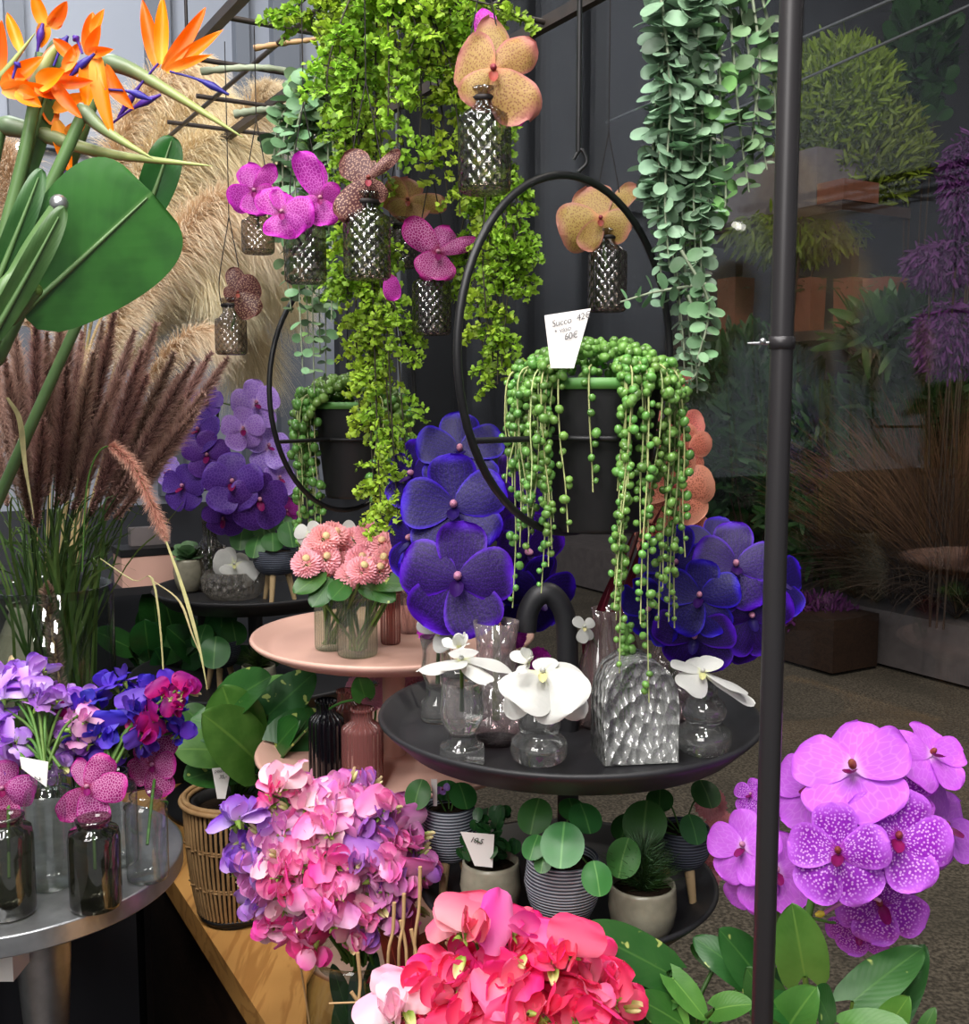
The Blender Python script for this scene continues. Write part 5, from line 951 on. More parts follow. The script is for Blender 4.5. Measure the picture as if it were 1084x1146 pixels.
# ------------------------------------------------------------------ small pots on the lower black tray
def pilea(e, crown, leaves):
    m = MB()
    for x, y, Y, rpx, dx, dy in leaves:
        p = P(x, y, Y); disc_leaf(e, p, nrm(CAM - p) + RT * dx + UPV * dy, S(rpx, Y), 'pilea'); m.tube(smooth_path([crown, (crown + p) / 2 + [0, .004, .012], p], 8), .0009, 5, False)
    m.build('leaf_stalks', K['stem'], e)
def pot_at(px, by, topy, w, mat, legs, label, leglen=.0, surf=on2, belly=1.1, rot=0., nm='footed_planter'):
    b = surf(px, by); r = S(w, b[1] * 1.03) / 2 / belly; h = P(px, topy, b[1])[2] - b[2] - leglen; e = planter(nm, label, b, r, h, mat, legs, leglen, None, belly, 'potted plant', 'legwood', rot); return e, b, r, h
e, b, r, h = pot_at(629, 1056, 958, 88, 'pot_stripe', True, 'blue grey striped pot with round pilea leaves, nearest on wooden legs', .026, rot=.5)
pilea(e, b + [0, 0, h + .02], [(629, 945, b[1] - .055, 26, -.1, .4), (668, 983, b[1] - .06, 19, .3, .2), (597, 948, b[1] - .04, 15, -.4, .6), (598, 913, b[1] - .0, 21, -.3, .5), (655, 915, b[1] + .0, 20, .3, .9), (607, 966, b[1] - .045, 11, -.3, .3), (640, 905, b[1] + .02, 16, .2, 1.2)])
e, b, r, h = pot_at(549, 1030, 962, 70, 'pot_stone', False, 'round greige pot with small dark succulent leaves and a white card', 0, nm='stone_pot')
m = MB(); n = 60; a = R_.random(n) * 2 * PI; pp = b + np.stack([np.cos(a) * r * R_.random(n), np.sin(a) * r * R_.random(n), h + R_.random(n) * .04], -1); m.inst(OVAL, pp, basis(nrm(rdir(n) + [0, 0, .8]), rdir(n) + [0, -1, .5]), R_.uniform(.010, .018, n)); m.build('rosette_leaves', K['succulent'] if False else K['pothos_shade'], e)
card('white wedge card standing in the round greige pot', [(515, 931), (553, 934), (551, 971), (531, 969)], b[1] - r - .004, [('10,5', .28, .26, .24, -8)])
e, b, r, h = pot_at(718, 1048, 988, 78, 'pot_stone', False, 'greige pot with a tuft of fine needle leaves, by the dark pole', 0, nm='stone_pot', belly=1.06)
m = MB(); hairs(m, smooth_path([b + [0, 0, h - .01], b + [0, 0, h + .004]], 6), 900, (.03, .055), (5, 60), .0006, 3, .15); o = m.build('needle_tuft', K['stem_dk'], e); m = MB(); hairs(m, smooth_path([b + [0, 0, h], b + [0, 0, h + .03]], 6), 1000, (.012, .03), (20, 80), .0006, 2, .05); m.build('needle_sprigs', K['pothos'] if False else K['euc2'], e)
e, b, r, h = pot_at(503, 996, 900, 62, 'pot_stripe', True, 'blue grey striped pot under the left side of the black tray', .034, rot=.2)
pilea(e, b + [0, 0, h + .02], [(467, 889, b[1] - .03, 17, -.5, .3), (518, 890, b[1] - .01, 17, .3, .8), (500, 884, b[1] + .02, 14, 0, 1.)])
card('narrow white price tag in the left striped pot', [(482, 872), (489, 872), (489, 902), (485, 902)], b[1] - .02)
p_ = P(495, 884, b[1] - .01); posed('tiny lilac blossom beside the narrow price tag', (495, 882), b[1] - .01, .02, [(486, 886, 10, 0), (503, 880, 10, 0), (496, 890, 8, 0)], 'lav', 'lip_mag', 'column', name='small_blossom')
e, b, r, h = pot_at(762, 1000, 925, 66, 'pot_stripe_dk', True, 'slate striped pot at the back of the lower tray, behind the needle plant', .03, rot=.9)
pilea(e, b + [0, 0, h + .02], [(721, 921, b[1] - .06, 26, -.1, .4), (697, 960, b[1] - .10, 22, -.5, .2), (776, 928, b[1] - .04, 17, .4, .4), (738, 895, b[1], 16, 0, 1.), (790, 888, b[1] + .01, 18, .4, .8), (700, 925, b[1] + .0, 18, -.3, 1.)])
# ------------------------------------------------------------------ back stand: small pots, white orchid, violet spray
e, b, r, h = pot_at(310, 672, 615, 52, 'pot_stripe_dk', True, 'grey bowl on pale wooden legs, upper tray of the back stand', .045, onb, rot=.4)
pilea(e, b + [0, 0, h + .04], [(286, 612, b[1] - .02, 13, -.4, .5), (305, 606, b[1] - .03, 13, 0, .8), (325, 598, b[1] - .03, 15, .3, .5), (270, 602, b[1], 14, -.3, .4), (318, 586, b[1], 12, .2, .8), (295, 592, b[1] + .02, 13, 0, .8)])
e, b, r, h = pot_at(212, 662, 625, 34, 'pot_stone', False, 'small greige pot with a grey green rosette beside the pink tin', 0, onb, nm='stone_pot')
n = 40; a = R_.random(n) * 2 * PI; m = MB(); m.inst(OVAL, np.tile(b + [0, 0, h], (n, 1)), basis(nrm(np.stack([np.cos(a), np.sin(a), R_.uniform(.1, 2, n)], -1)), np.tile([0, -.3, 1.], (n, 1))), R_.uniform(.02, .036, n)); m.build('rosette_leaves', K['succulent'], e)
b = onb(262, 668); vessel('crystal_bowl', 'low patterned glass bowl under the white orchid at the back', 'bowl', b, pv_(b, [(0, 0), (26, 0), (34, 8), (36, 22), (30, 30), (28, 30), (30, 20)], 1), 'crystal_dim', 32); bO = b
posed('white orchid bloom lying over the glass bowl at the back', (262, 632), bO[1] - .03, .05, [(238, 628, 34, 0), (256, 646, 30, -.01), (286, 646, 34, -.01), (248, 614, 24, .01), (276, 620, 20, .02)], 'white', 'lip_yellow', 'white', bO + [0, 0, .02])
b = onb(236, 660); vessel('glass_bottle', 'smoky glass bottle at the back holding the purple orchid spray', 'bottle', b, bottle_prof(.03, .13, .012, .05), 'g_smoke', 30)
vs = [b + [0, 0, .01], b + [0, 0, .12], P(240, 560, bc[1]), P(240, 500, bc[1]), P(245, 450, bc[1])]
Yb = bc[1]
spray('orchid_spray', 'purple orchid spray with lavender tops above the back stand', 'orchid', vs,
      [V(286, 452, Yb - .05, 58, .3, .2) + ('lav',), V(272, 480, Yb - .07, 50, .0, -.1) + ('lav',), V(232, 450, Yb, 40, -.5, .2), V(222, 482, Yb - .04, 56, -.5, .3), V(300, 500, Yb - .03, 54, .5, .3) + ('lav',), V(260, 540, Yb - .08, 70, -.1, .0), V(290, 560, Yb - .07, 70, .2, -.2), V(205, 545, Yb - .03, 56, -.6, .1), V(232, 510, Yb - .05, 56, -.2, -.1), V(312, 535, Yb - .02, 44, .8, .1) + ('lav',), V(190, 528, Yb, 36, -.8, .4) + ('lav',), V(250, 580, Yb - .05, 50, -.2, -.6), V(320, 572, Yb - .01, 34, .6, -.1) + ('magenta2',)], 'violet', lip='lip_mag', r=.004)
b = onb(158, 655)
tag(MB().lathe([(.0005, 0), (.042, 0), (.044, .004), (.044, .052), (.040, .055), (.0005, .05)], 30, PZ(160, 652, B1)).build('pink_tin', K['pink_metal'], None, PZ(160, 652, B1)), 'dark pink round tin on a shelf behind the grass vase', 'tin') if False else None
# shelf with pink tin and black box, left of the back stand
sh = W(2.12, .28, 1.175)
e = E('back_shelf', 'black shelf stand against the back wall beside the grass vase', 'shelf', W(2.1, .36, 0)); fbox(2.1, .36, 1.168, .4, .36, .014).build('shelf_board', K['black_matte'], e, smooth=False)
for du in (-.18, .18):
    for dv in (-.16, .16): fbox(2.1 + du, .36 + dv, .58, .02, .02, 1.162).build('leg', K['black'], e, smooth=False)
b = PZ(165, 652, 1.175); tag(MB().box(b + [0, 0, .026], (.10, .07, .052), RF).build('pink_box', K['pink_metal'], None, b, smooth=False), 'dusky pink box on the black back shelf', 'box'); tag(MB().box(b + [0, 0, .060], (.105, .075, .012), RF).build('black_tray_lid', K['black'], None, b + [0, 0, .054], smooth=False), 'flat black tray lying on the dusky pink box', 'tray')
tag(MB().box(b + [0, .02, .082], (.07, .02, .032), RF).build('photo_card', K['greycrate'], None, b + [0, .02, .066], smooth=False), 'small grey block leaning on the black tray', 'block')
# lower tray of the back stand
e, b, r, h = pot_at(247, 772, 716, 46, 'pot_stripe_dk', True, 'grey bowl on wooden legs, lower tray of the back stand', .04, onc, rot=.7)
pilea(e, b + [0, 0, h + .04], [(240, 730, b[1] - .06, 18, -.2, .3), (226, 712, b[1] - .02, 14, -.5, .4), (262, 708, b[1], 15, .2, .6), (248, 700, b[1] + .01, 15, 0, .6)])
e, b, r, h = pot_at(290, 778, 744, 40, 'pot_stone', False, 'dark greige pot under the edge of the pink stand', 0, onc, nm='stone_pot')
m = MB(); hairs(m, smooth_path([b + [0, 0, h - .005], b + [0, 0, h + .005]], 6), 500, (.02, .045), (5, 70), .0008, 2, .2); m.build('needle_tuft', K['stem_dk'], e)
e, b, r, h = pot_at(372, 800, 752, 44, 'pot_stripe_dk', True, 'slate bowl on wooden legs hidden under the pink plate', .04, onc, rot=1.2) if False else (None,) * 4
# foliage plant in the dark behind the glass vase
b = np.array([P(180, 790, 1.95)[0], 1.95, 0]); e = E('leafy_plant', 'dark leafy green plant in the shade behind the grass vase', 'potted plant', [b[0], b[1], .0]); 
MB().lathe([(.0005, 0), (.10, 0), (.13, .9), (.135, .98), (.12, .98), (.11, .9), (.0005, .88)], 32, (b[0], b[1], 0)).build('pot_body', K['pot_black'], e)
L_ = []
for i in range(30):
    x0, y0 = 190 + R_.uniform(-30, 55), 770 + R_.uniform(-40, 20); an = R_.uniform(-PI * .95, -PI * .05); l = R_.uniform(40, 66); L_.append(px_leaf(x0 + math.cos(an) * 20, y0 + math.sin(an) * 30, 1.9 + R_.uniform(-.06, .06), x0 + math.cos(an) * (20 + l), y0 + math.sin(an) * (30 + l * .7), R_.uniform(28, 42), -.03))
leafy(e, np.array([b[0], b[1], .9]), L_, 'pothos_shade', 'stem_dk')
# ================================================================== FRONT OF THE BENCH
# wicker basket with pothos
wb = PZ(266, 1022, BZ); wY = wb[1]; rt, rb = S(56, wY * 1.02), S(42, wY * 1.05); wh = P(262, 888, wY)[2] - BZ
e = E('wicker_basket', 'brown rattan basket planter on the bench holding the big leafy plant', 'basket planter', wb)
zz = np.linspace(0, 1, 9); rr = rb + (rt - rb) * np.sin(zz * PI / 2) ** .8
m = MB()
for k in range(58):
    a = 2 * PI * k / 58; m.tube(np.stack([wb[0] + rr * math.cos(a), wb[1] + rr * math.sin(a), BZ + .012 + zz * (wh - .012)], -1), .0021, 6)
m.build('rattan_rods', K['rattan'], e); a = np.linspace(0, 2 * PI, 49)
for zf in (.28, .62):
    q = np.interp(zf, zz, rr); m = MB()
    for off in (-.003, .003): m.tube(np.stack([wb[0] + (q + off * np.cos(a * 23)) * np.cos(a), wb[1] + (q + off * np.cos(a * 23)) * np.sin(a), np.full(49, BZ + .012 + zf * (wh - .012) + off * .5)], -1), .0015, 5, False)
    m.build('weave_band', K['rattan'], e)
m = MB()
for off in (0, .004, -.004): m.tube(np.stack([wb[0] + (rt + off) * np.cos(a), wb[1] + (rt + off) * np.sin(a), np.full(49, BZ + wh - abs(off))], -1), .0034, 8, False)
m.build('rim_band', K['rattan'], e)
MB().lathe([(.0005, .012), (rb - .004, .012), (rb - .003, .02), (rt - .007, wh * .8), (rt - .008, wh - .006), (rt - .014, wh - .006), (rt - .014, wh - .03)], 40, wb).build('dark_liner', K['pot_black'], e)
m = MB()
for k in range(3): m.tube(np.stack([wb[0] + (rb - .004 + .002 * k) * np.cos(a), wb[1] + (rb - .004 + .002 * k) * np.sin(a), BZ + .0035 + .003 * k + .0015 * np.sin(a * 5 + k)], -1), .0025, 6, False)
m.build('base_coil', K['black'], e); MB().lathe([(rt - .01, wh - .02), (.0005, wh - .016)], 24, wb).build('soil', K['soil'], e)
e = E('pothos_plant', 'bright green pothos plant growing in the rattan basket', 'potted plant', wb + [0, 0, wh - .015]); PL = [(250, 790, 300, 755, 60, -.02), (300, 800, 352, 752, 58, .02), (262, 820, 214, 800, 56, 0), (270, 830, 250, 770, 70, -.03), (300, 815, 345, 790, 70, 0), (315, 835, 372, 800, 66, .03), (250, 840, 196, 835, 54, -.02), (285, 850, 240, 800, 76, -.06), (300, 852, 352, 838, 84, -.05), (262, 858, 208, 868, 58, -.05), (290, 868, 318, 806, 66, -.07), (330, 845, 392, 786, 44, .03), (275, 800, 262, 752, 52, .02), (322, 860, 366, 866, 50, -.03), (225, 810, 205, 790, 34, 0), (310, 790, 322, 750, 56, .04)]
leafy(e, wb + [0, 0, wh - .01], [px_leaf(x, y, wY - .02 + R_.uniform(-.03, .05), tx, ty, w, tl, .8) for x, y, tx, ty, w, tl in PL], ['pothos', 'pothos', 'pothos_dk'], 'stem', .0022)
bl = PZ(403, 862, KP2); bs, d, n, L, Wd = px_leaf(408, 780, 1.16, 402, 758, 28, -.01); G, U = heart_leaf(L, Wd); o = MB().grid(G, U, M=(basis(d, n), bs)); o.tube(smooth_path([wb + [.02, 0, wh], P(360, 800, 1.2), bs], 14), .0016, 5); tag(o.build('pothos_shoot', K['pothos_dk'], None, bs), 'single heart leaf standing before the dark pink ribbed bottle', 'leaf')
card('small white wedge card pinned to the rattan basket rim', [(237, 860), (259, 858), (252, 894), (243, 894)], wY - rt - .012, [('pothos', .12, .22, .24, 0), ('35,-', .3, .55, .28, 0)])
# pink sweet pea bouquet
def glass_jar(label, p, r, h, mat='g_vase'): return vessel('glass_vase', label, 'vase', p, [(.0005, .002), (r * .9, .001), (r * .97, .006), (r, h * .3), (r * .98, h * .75), (r * .8, h * .9), (r * .86, h), (r * .82, h), (r * .76, h * .9)], mat, 40)
pcn = P(372, 968, 1.0); pj = np.array([P(398, 1080, 1.02)[0], 1.03, BZ]); jt = P(398, 1062, 1.03)[2] - BZ; glass_jar('clear glass vase under the big pink sweet pea bouquet', pj, .052, jt)
def pal(d, i):
    if d[0] < -.62: return ['sp_violet', 'sp_lilac', 'sp_orchid']
    if d[0] > .35: return ['sp_orchid', 'sp_pink', 'sp_orchid', 'sp_mauve']
    if d[2] > .35: return ['sp_pale', 'sp_pink', 'sp_orchid']
    return ['sp_pink', 'sp_hot', 'sp_pink', 'sp_pale', 'sp_orchid']
bouquet(pcn, S(92, 1.0), pj + [0, 0, jt * .9], 58, .036, pal, 'pink sweet pea stem in the big round bouquet on the bench', 'pink sweet peas in the round bouquet', (1, .8, .92), (3, 6), .6)
for x, y, lab in ((278, 925, 'lilac sweet pea stem sticking out farthest toward the basket'), (318, 892, 'pale pink sweet pea stem rising at the top of the bouquet'), (288, 962, 'violet sweet pea stem low at the basket side of the bouquet')):
    p = P(x, y, .97); pea_stem(pj + [0, 0, jt * .9], p, nrm(p - pcn + (CAM - p) * .05), 4, ['sp_violet', 'sp_lilac'] if 'pale' not in lab else ['sp_pale', 'sp_hot'], .036, lab, None)
p_ = P(333, 1058, .97); e = E('fallen_bud', 'hot pink sweet pea bud hanging on a thin stem beside the glass vase', 'sweet pea', p_); link_mesh('bud', BUDM[0], e, M4(basis_z(np.array([-.1, -.2, -1.]), np.array([0, 1., 0])), np.zeros(3), .026)); link_mesh('blossom', pea_mesh('sp_hot'), e, M4(basis_z(np.array([0, -.3, -1.]), np.array([0, 1., 0])), [0, 0, -.006], .016)); MB().tube(smooth_path([p_, P(336, 1080, .97), P(346, 1146, .99), [P(350, 1146, 1.0)[0], 1.0, BZ + .002]], 12), .001, 5).build('stalk', K['twig'], e)
# hot pink sweet peas, nearest
hcn = P(574, 1146, .80); hj = np.array([hcn[0], .82, BZ]); hjt = .13; glass_jar('clear glass vase below the hot pink sweet peas, nearest on the bench', hj, .045, hjt)
bouquet(hcn, S(102, .8), hj + [0, 0, hjt * .9], 36, .043, lambda d, i: ['sp_coral', 'sp_red', 'sp_coral', 'sp_rose'] if d[0] < .5 or True else 0, 'hot pink sweet pea stem in the nearest bouquet', 'hot pink sweet peas in the nearest bouquet', (1.1, .8, .8), (3, 5), .3, -.2)
for x, y, lab, mt in ((528, 1040, 'tall rose pink sweet pea blossom stem topping the nearest bouquet', 'sp_rose'), (618, 1064, 'upright coral sweet pea stem at the top of the nearest bouquet', 'sp_coral'), (445, 1108, 'pale pink sweet pea stem at the side of the nearest bouquet', 'sp_pale'), (570, 1062, 'small pink sweet pea stem behind the tall ones', 'sp_hot')):
    p = P(x, y, .79); pea_stem(hj + [0, 0, hjt * .9], p, nrm(np.array([0, -.9, .3])), 3, [mt], .043, lab, None, bud=True)
# dark red plant between the bouquets, with straw twigs
rp = np.array([P(455, 1100, .96)[0], .96, BZ]); e = E('dark_red_plant', 'dark red strap leaved plant between the two bouquets', 'potted plant', rp); MB().lathe([(.0005, 0), (.04, 0), (.052, .08), (.048, .08), (.0005, .072)], 30, rp).build('pot_body', K['pot_black'], e)
for x, y in ((425, 1040), (455, 1060), (500, 1030), (520, 1050), (440, 1095), (480, 1040), (410, 1100), (470, 1090), (505, 1080), (390, 1130), (430, 1130), (462, 1010), (530, 1020)):
    t = P(x, y, .96 + R_.uniform(-.05, .05)); b = rp + [0, 0, .072]; pp = smooth_path([b, (b + t) / 2 + [0, 0, .03], t], 14); wd = np.sin(np.linspace(.5, PI - .05, 14))[:, None] * .011 * nrm(np.array([R_.uniform(.4, 1), R_.uniform(-.4, .4), R_.uniform(-.3, .6)])); MB().grid(np.stack([pp - wd, pp + [0, .003, -.003], pp + wd], 1)).build('leaf', K['dracaena'], e)
for i, (x0, y0, x1, y1) in enumerate(((470, 970, 464, 1060), (492, 1022, 474, 1080), (452, 1000, 446, 1070), (441, 1010, 434, 1075), (484, 1060, 470, 1110), (400, 1066, 402, 1130), (448, 1030, 455, 1082), (460, 1040, 466, 1090), (393, 1110, 416, 1150), (478, 1090, 452, 1120))):
    q = PP([(x0, y0), ((x0 + x1) / 2 + 2, (y0 + y1) / 2), (x1, y1)], .93); q = np.vstack([q, [[np.clip(q[-1][0], rp[0] - .035, rp[0] + .035), rp[1] + R_.uniform(-.02, .02), rp[2] + .074]]]); tag(MB().tube(smooth_path(q, 14), np.linspace(.0019, .0012, 14), 7).build('straw_twig', K['twig'], None, q[-1]), 'pale straw twig stuck in the dark red plant', 'twig', 'straw twigs in the dark red plant')
q = PP([(368, 1123), (420, 1121), (470, 1118)], .9); tag(MB().tube(q, .0009, 5).build('thin_stick', K['twig'], None, q[0]), 'thin straw lying level before the dark red leaves', 'twig')
# glossy leaf pot in front of the glass vase (dark green leaves seen through it)
e = E('cut_foliage', 'dark green cut leaves standing inside the clear vase of the pink bouquet', 'cut leaves', pj + [0, 0, .004]); L_ = [(P(x, y, 1.03), P(tx, ty, 1.03) - P(x, y, 1.03), nrm(CAM - pj), np.linalg.norm(P(tx, ty, 1.03) - P(x, y, 1.03)), S(24, 1.0)) for x, y, tx, ty in ((390, 1140, 372, 1080), (410, 1140, 420, 1070), (400, 1150, 398, 1084), (380, 1160, 385, 1110), (418, 1160, 425, 1100))]; leafy(e, pj + [0, 0, .01], L_, 'pothos_shade', 'stem_dk')
# variegated pothos at the corner
vp = np.array([.17, .86, BZ]); vp = np.array([P(760, 1120, .86)[0], .88, BZ]); e = E('pothos_plant', 'variegated pothos spilling over the bench corner by the dark pole', 'potted plant', vp); MB().lathe([(.0005, 0), (.05, 0), (.065, .1), (.06, .1), (.0005, .09)], 32, vp).build('pot_body', K['pot_black'], e)
PL = [(745, 1088, 652, 1036, 62, -.01, .84), (650, 1080, 715, 1060, 30, .03, .9), (760, 1100, 700, 1140, 44, -.03, .84), (840, 1096, 778, 1046, 44, .02, .9), (860, 1110, 812, 1040, 60, 0, .88), (752, 1094, 792, 1140, 34, -.02, .83), (800, 1130, 838, 1118, 40, -.01, .8), (700, 1120, 672, 1075, 50, .02, .88), (780, 1160, 722, 1110, 54, -.02, .82), (690, 1160, 640, 1110, 60, .02, .86), (800, 1080, 775, 1052, 28, .02, .92), (745, 1170, 760, 1120, 44, 0, .82), (880, 1160, 838, 1085, 56, 0, .84)]
leafy(e, vp + [0, 0, .09], [px_leaf(x, y, Y, tx, ty, w, tl, .7) for x, y, tx, ty, w, tl, Y in PL], ['pothos_dk', 'pothos_dk', 'pothos'], 'stem', .0022)
vq = np.array([P(930, 1160, .80)[0], .80, BZ]); e = E('pothos_plant', 'green pothos with upright leaves below the large lilac magenta orchid', 'potted plant', vq); MB().lathe([(.0005, 0), (.045, 0), (.058, .07), (.053, .07), (.0005, .062)], 32, vq).build('pot_body', K['pot_black'], e)
PL = [(900, 1092, 888, 1018, 62, -.01, .78), (955, 1120, 1032, 1056, 56, .02, .78), (1000, 1140, 1034, 1055, 40, .03, .80), (905, 1140, 862, 1118, 50, -.03, .74), (930, 1150, 920, 1110, 60, -.02, .73), (985, 1165, 1010, 1120, 40, -.02, .75), (870, 1170, 900, 1112, 60, -.02, .72), (1030, 1160, 1045, 1128, 18, 0, .76), (945, 1150, 1010, 1140, 40, -.02, .74)]
leafy(e, vq + [0, 0, .06], [px_leaf(x, y, Y, tx, ty, w, tl, .5) for x, y, tx, ty, w, tl, Y in PL], ['pothos', 'pothos_dk'], 'stem', .0024)
# big lilac magenta orchid
Yo = .82; ob = np.array([P(880, 1150, .84)[0], .86, BZ]); vessel('glass_vase', 'clear glass vase low on the bench holding the large lilac magenta orchid', 'vase', ob, [(.0005, .002), (.03, .001), (.036, .008), (.036, .05), (.02, .09), (.024, .11), (.022, .11), (.018, .09)], 'g_vase', 36)
spray('orchid_spray', 'large lilac magenta orchid spray at the picture corner beside the dark pole', 'orchid', [ob + [0, 0, .01], ob + [0, 0, .1], P(905, 1020, Yo + .02), P(930, 940, Yo + .03), P(960, 860, Yo + .03), P(1000, 840, Yo + .04)],
      [V(938, 955, Yo - .03, 118, -.1, .05, 6), V(1004, 938, Yo - .03, 124, .15, .0, -14), V(955, 862, Yo + .01, 140, -.35, .7, 14) + ('orchid_lilac',), V(1042, 845, Yo + .02, 92, .8, .6, -25) + ('orchid_lilac',), V(1055, 925, Yo + .03, 100, .9, .0, 10) + ('orchid_lilac',), V(912, 880, Yo + .05, 112, -.9, .4, 8) + ('orchid_lilac',), V(985, 1010, Yo, 110, .1, -.5, 30), V(1000, 880, Yo + .03, 100, .2, .5), V(960, 1040, Yo + .02, 74, -.1, -.7, 20)], 'orchid_pink', lip='lip_mag', col='lip_brown', r=.0042, ruf=.07)
spray('orchid_spray', 'lilac orchid stem half hidden by the dark pole', 'orchid', [ob + [0, 0, .01], ob + [-.01, 0, .1], P(870, 1000, Yo + .06), P(860, 930, Yo + .07)], [V(832, 948, Yo + .05, 92, -.5, .1, 10) + ('orchid_lilac',), V(868, 975, Yo + .05, 100, .2, -.1) + ('orchid_lilac',), V(838, 985, Yo + .06, 80, -.4, -.4) + ('orchid_lilac',), V(840, 890, Yo + .08, 44, -.5, .4), V(882, 1060, Yo + .06, 60, .2, -.5)], 'orchid_pink', lip='lip_mag', r=.003)
for lab, a_, b_ in (('long pale spur stalk with a yellow tip below the lilac magenta orchid', [(985, 1008), (960, 998), (935, 998)], (922, 997)), ('second spur stalk with a yellow tip, lower one', [(955, 1004), (938, 1012), (922, 1022)], (912, 1024))):
    e = E('flower_spur', lab, 'flower spur', P(a_[0][0], a_[0][1], .8)); MB().tube(smooth_path(PP(a_, .8), 10), .0016, 6).build('spur_stalk', K['sp_orchid'], e); t = P(b_[0], b_[1], .8); t0 = P(a_[-1][0], a_[-1][1], .8); MB().tube(np.array([t0, (t0 + t) / 2, t]), [.0018, .003, .0012], 8).build('spur_tip', K['yellowtip'], e)
# pale flesh pink blossoms at the back edge of the lower tray
for i, (x, y) in enumerate(((795, 900), (806, 925), (800, 950), (792, 975), (812, 962))): pompon('flesh pink ruffled blossom between the slate pot and the pole', P(x, y, 1.12), S(20, 1.12), 'bellis', False, group='flesh pink blossoms by the pole', dx=R_.uniform(-.3, .3), dy=R_.uniform(0, .4), name='ruffled_blossom', cat='blossom', stem_to=np.array([P(795, 1000, 1.12)[0], 1.12, T2 + .02]))
# ================================================================== BEYOND THE PANE: MOST PLANTS AND BOXES STAND IN FOR REFLECTIONS
def Q(px, py, v):                                   # the point at window distance v on a pixel's ray
    d = ray(px, py); return CAM + d * (v / (d @ VA))
VO, KB = 5.2, .31
struct(fbox(2.6, 5.35, KB / 2, 11, .8, KB).build('trim_9', K['greycrate'], None, W(2.6, 5.35, 0), smooth=False), 'long low grey stone ledge across the pavement outside', 'ledge')
e = E('plant_rack', 'dim rack added beyond the window pane to carry the modelled reflections', 'shelf rack', W(3., VO, KB))
zs = [Q(920, 372, VO)[2], Q(900, 240, VO)[2]]
ua = Q(770, 300, VO) @ UA; ub = Q(1090, 300, VO) @ UA
for z, u0, u1 in ((zs[0], ub, ua), (zs[1], Q(968, 240, VO) @ UA, ua)): fbox((u1 + u0) / 2, VO + .1, z - .03, u1 - u0, .6, .06).build('shelf_board', K['darkwood'], e, smooth=False)
for u in (ub + .05, (ua + ub) / 2, ua - .1): fbox(u, VO + .36, (KB + zs[1] + .5) / 2, .07, .07, zs[1] + .5 - KB).build('post', K['black'], e, smooth=False)
for px, w, lab in ((822, 34, 'reflected terracotta square planter modelled outside, first from the hanging vine'), (905, 28, 'reflected terracotta square planter modelled outside, just past the dark pole'), (950, 30, 'reflected terracotta square planter modelled outside, in the middle of the shelf'), (988, 38, 'reflected terracotta square planter modelled outside, widest one at the far end')):
    c = Q(px, 368, VO); u = c @ UA; h = zs[0]; hh_ = Q(px, 312, VO)[2] - h; wd = S(w, np.linalg.norm(c - CAM)) * .8
    pe = E('reflected_planter', lab, 'planter', W(u, VO, h)); a4 = np.radians([45, 135, 225, 315]) + PI / 6; m = MB(); G = []
    for r0, z in ((.0005, 0), (wd * .92, 0), (wd, hh_), (wd * .92, hh_), (wd * .86, hh_ * .8), (.0005, hh_ * .8)): G.append(np.stack([r0 * .72 * np.cos(a4) * 1.0, r0 * .72 * np.sin(a4), np.full(4, z)], -1) + W(u, VO, h))
    m.grid(np.stack(G), None, True); m.build('planter_body', K['terracotta'], pe, smooth=False); m = MB(); hairs(m, smooth_path([W(u, VO, h + hh_ * .7), W(u, VO, h + hh_ * .85)], 4), 120, (.08, .2), (10, 70), .006, 3, .4); m.build('tufts', K['dkbush'], pe)
bz = zs[1]; u = Q(868, 232, VO) @ UA
tag(fbox(u, VO, bz + .17, 1.05, .4, .34).build('reflected_box', K['greycrate'], None, W(u, VO, bz), smooth=False), 'reflected grey box modelled on the upper rack shelf, seen past the pole', 'box')
u = Q(960, 205, VO) @ UA; tag(fbox(u + .03, VO - .05, bz + .06, .2, .3, .12).build('reflected_carton', K['terracotta'], None, W(u, VO, bz), smooth=False), 'small rusty reflected carton modelled beside the grey box', 'box')
def bush(lab, px, py, v, rx, ry, n, mat, tm, size, base_z=KB, cat='shrub', name='shrub', hang=False, ns=5):
    c = Q(px, py, v); k = np.linalg.norm(c - CAM) / F; r = np.array([rx * k, rx * k * .6, ry * k]); e = E(name, lab, cat, [c[0], c[1], base_z]); d = rdir(n) * R_.random((n, 1)) ** .4; pp = c + d * r
    MB().inst(tm, pp, basis(nrm(d * .6 + [0, 0, -.8 if hang else .6] + R_.normal(size=(n, 3)) * .5), R_.normal(size=(n, 3)) + [0, -1, .6]), size * R_.uniform(.6, 1.2, n)).build('foliage', K[mat], e)
    m = MB()
    for i in range(ns):
        q = c + rdir(1)[0] * r * .7; m.tube(smooth_path([[c[0], c[1], base_z], [(c[0] * 2 + q[0]) / 3, (c[1] * 2 + q[1]) / 3, (base_z * 2 + q[2]) / 3], q], 8), .006, 5)
    m.build('stems', K['twigdark'], e); return e
bush('reflected yellow green feathery fern modelled outside past the pole', 935, 105, VO, 60, 52, 5200, 'fern_out', THIN, .085, zs[1], 'fern', 'reflected_fern')
bush('reflected olive fern modelled below the yellow green one, behind the grey box', 955, 170, VO + .25, 78, 60, 4400, 'oliveleaf', THIN, .085, zs[1], 'fern', 'reflected_fern')
bush('dim reflected upright green plant modelled outside near the top corner', 1030, 60, VO + .7, 26, 70, 500, 'dkbush', OVAL, .14, KB, 'plant', 'reflected_plant')
bush('reflected trailing olive plant modelled on the rack below the grey box', 890, 262, VO - .05, 74, 26, 1100, 'oliveleaf', THIN, .09, zs[0], 'plant', 'reflected_plant', True)
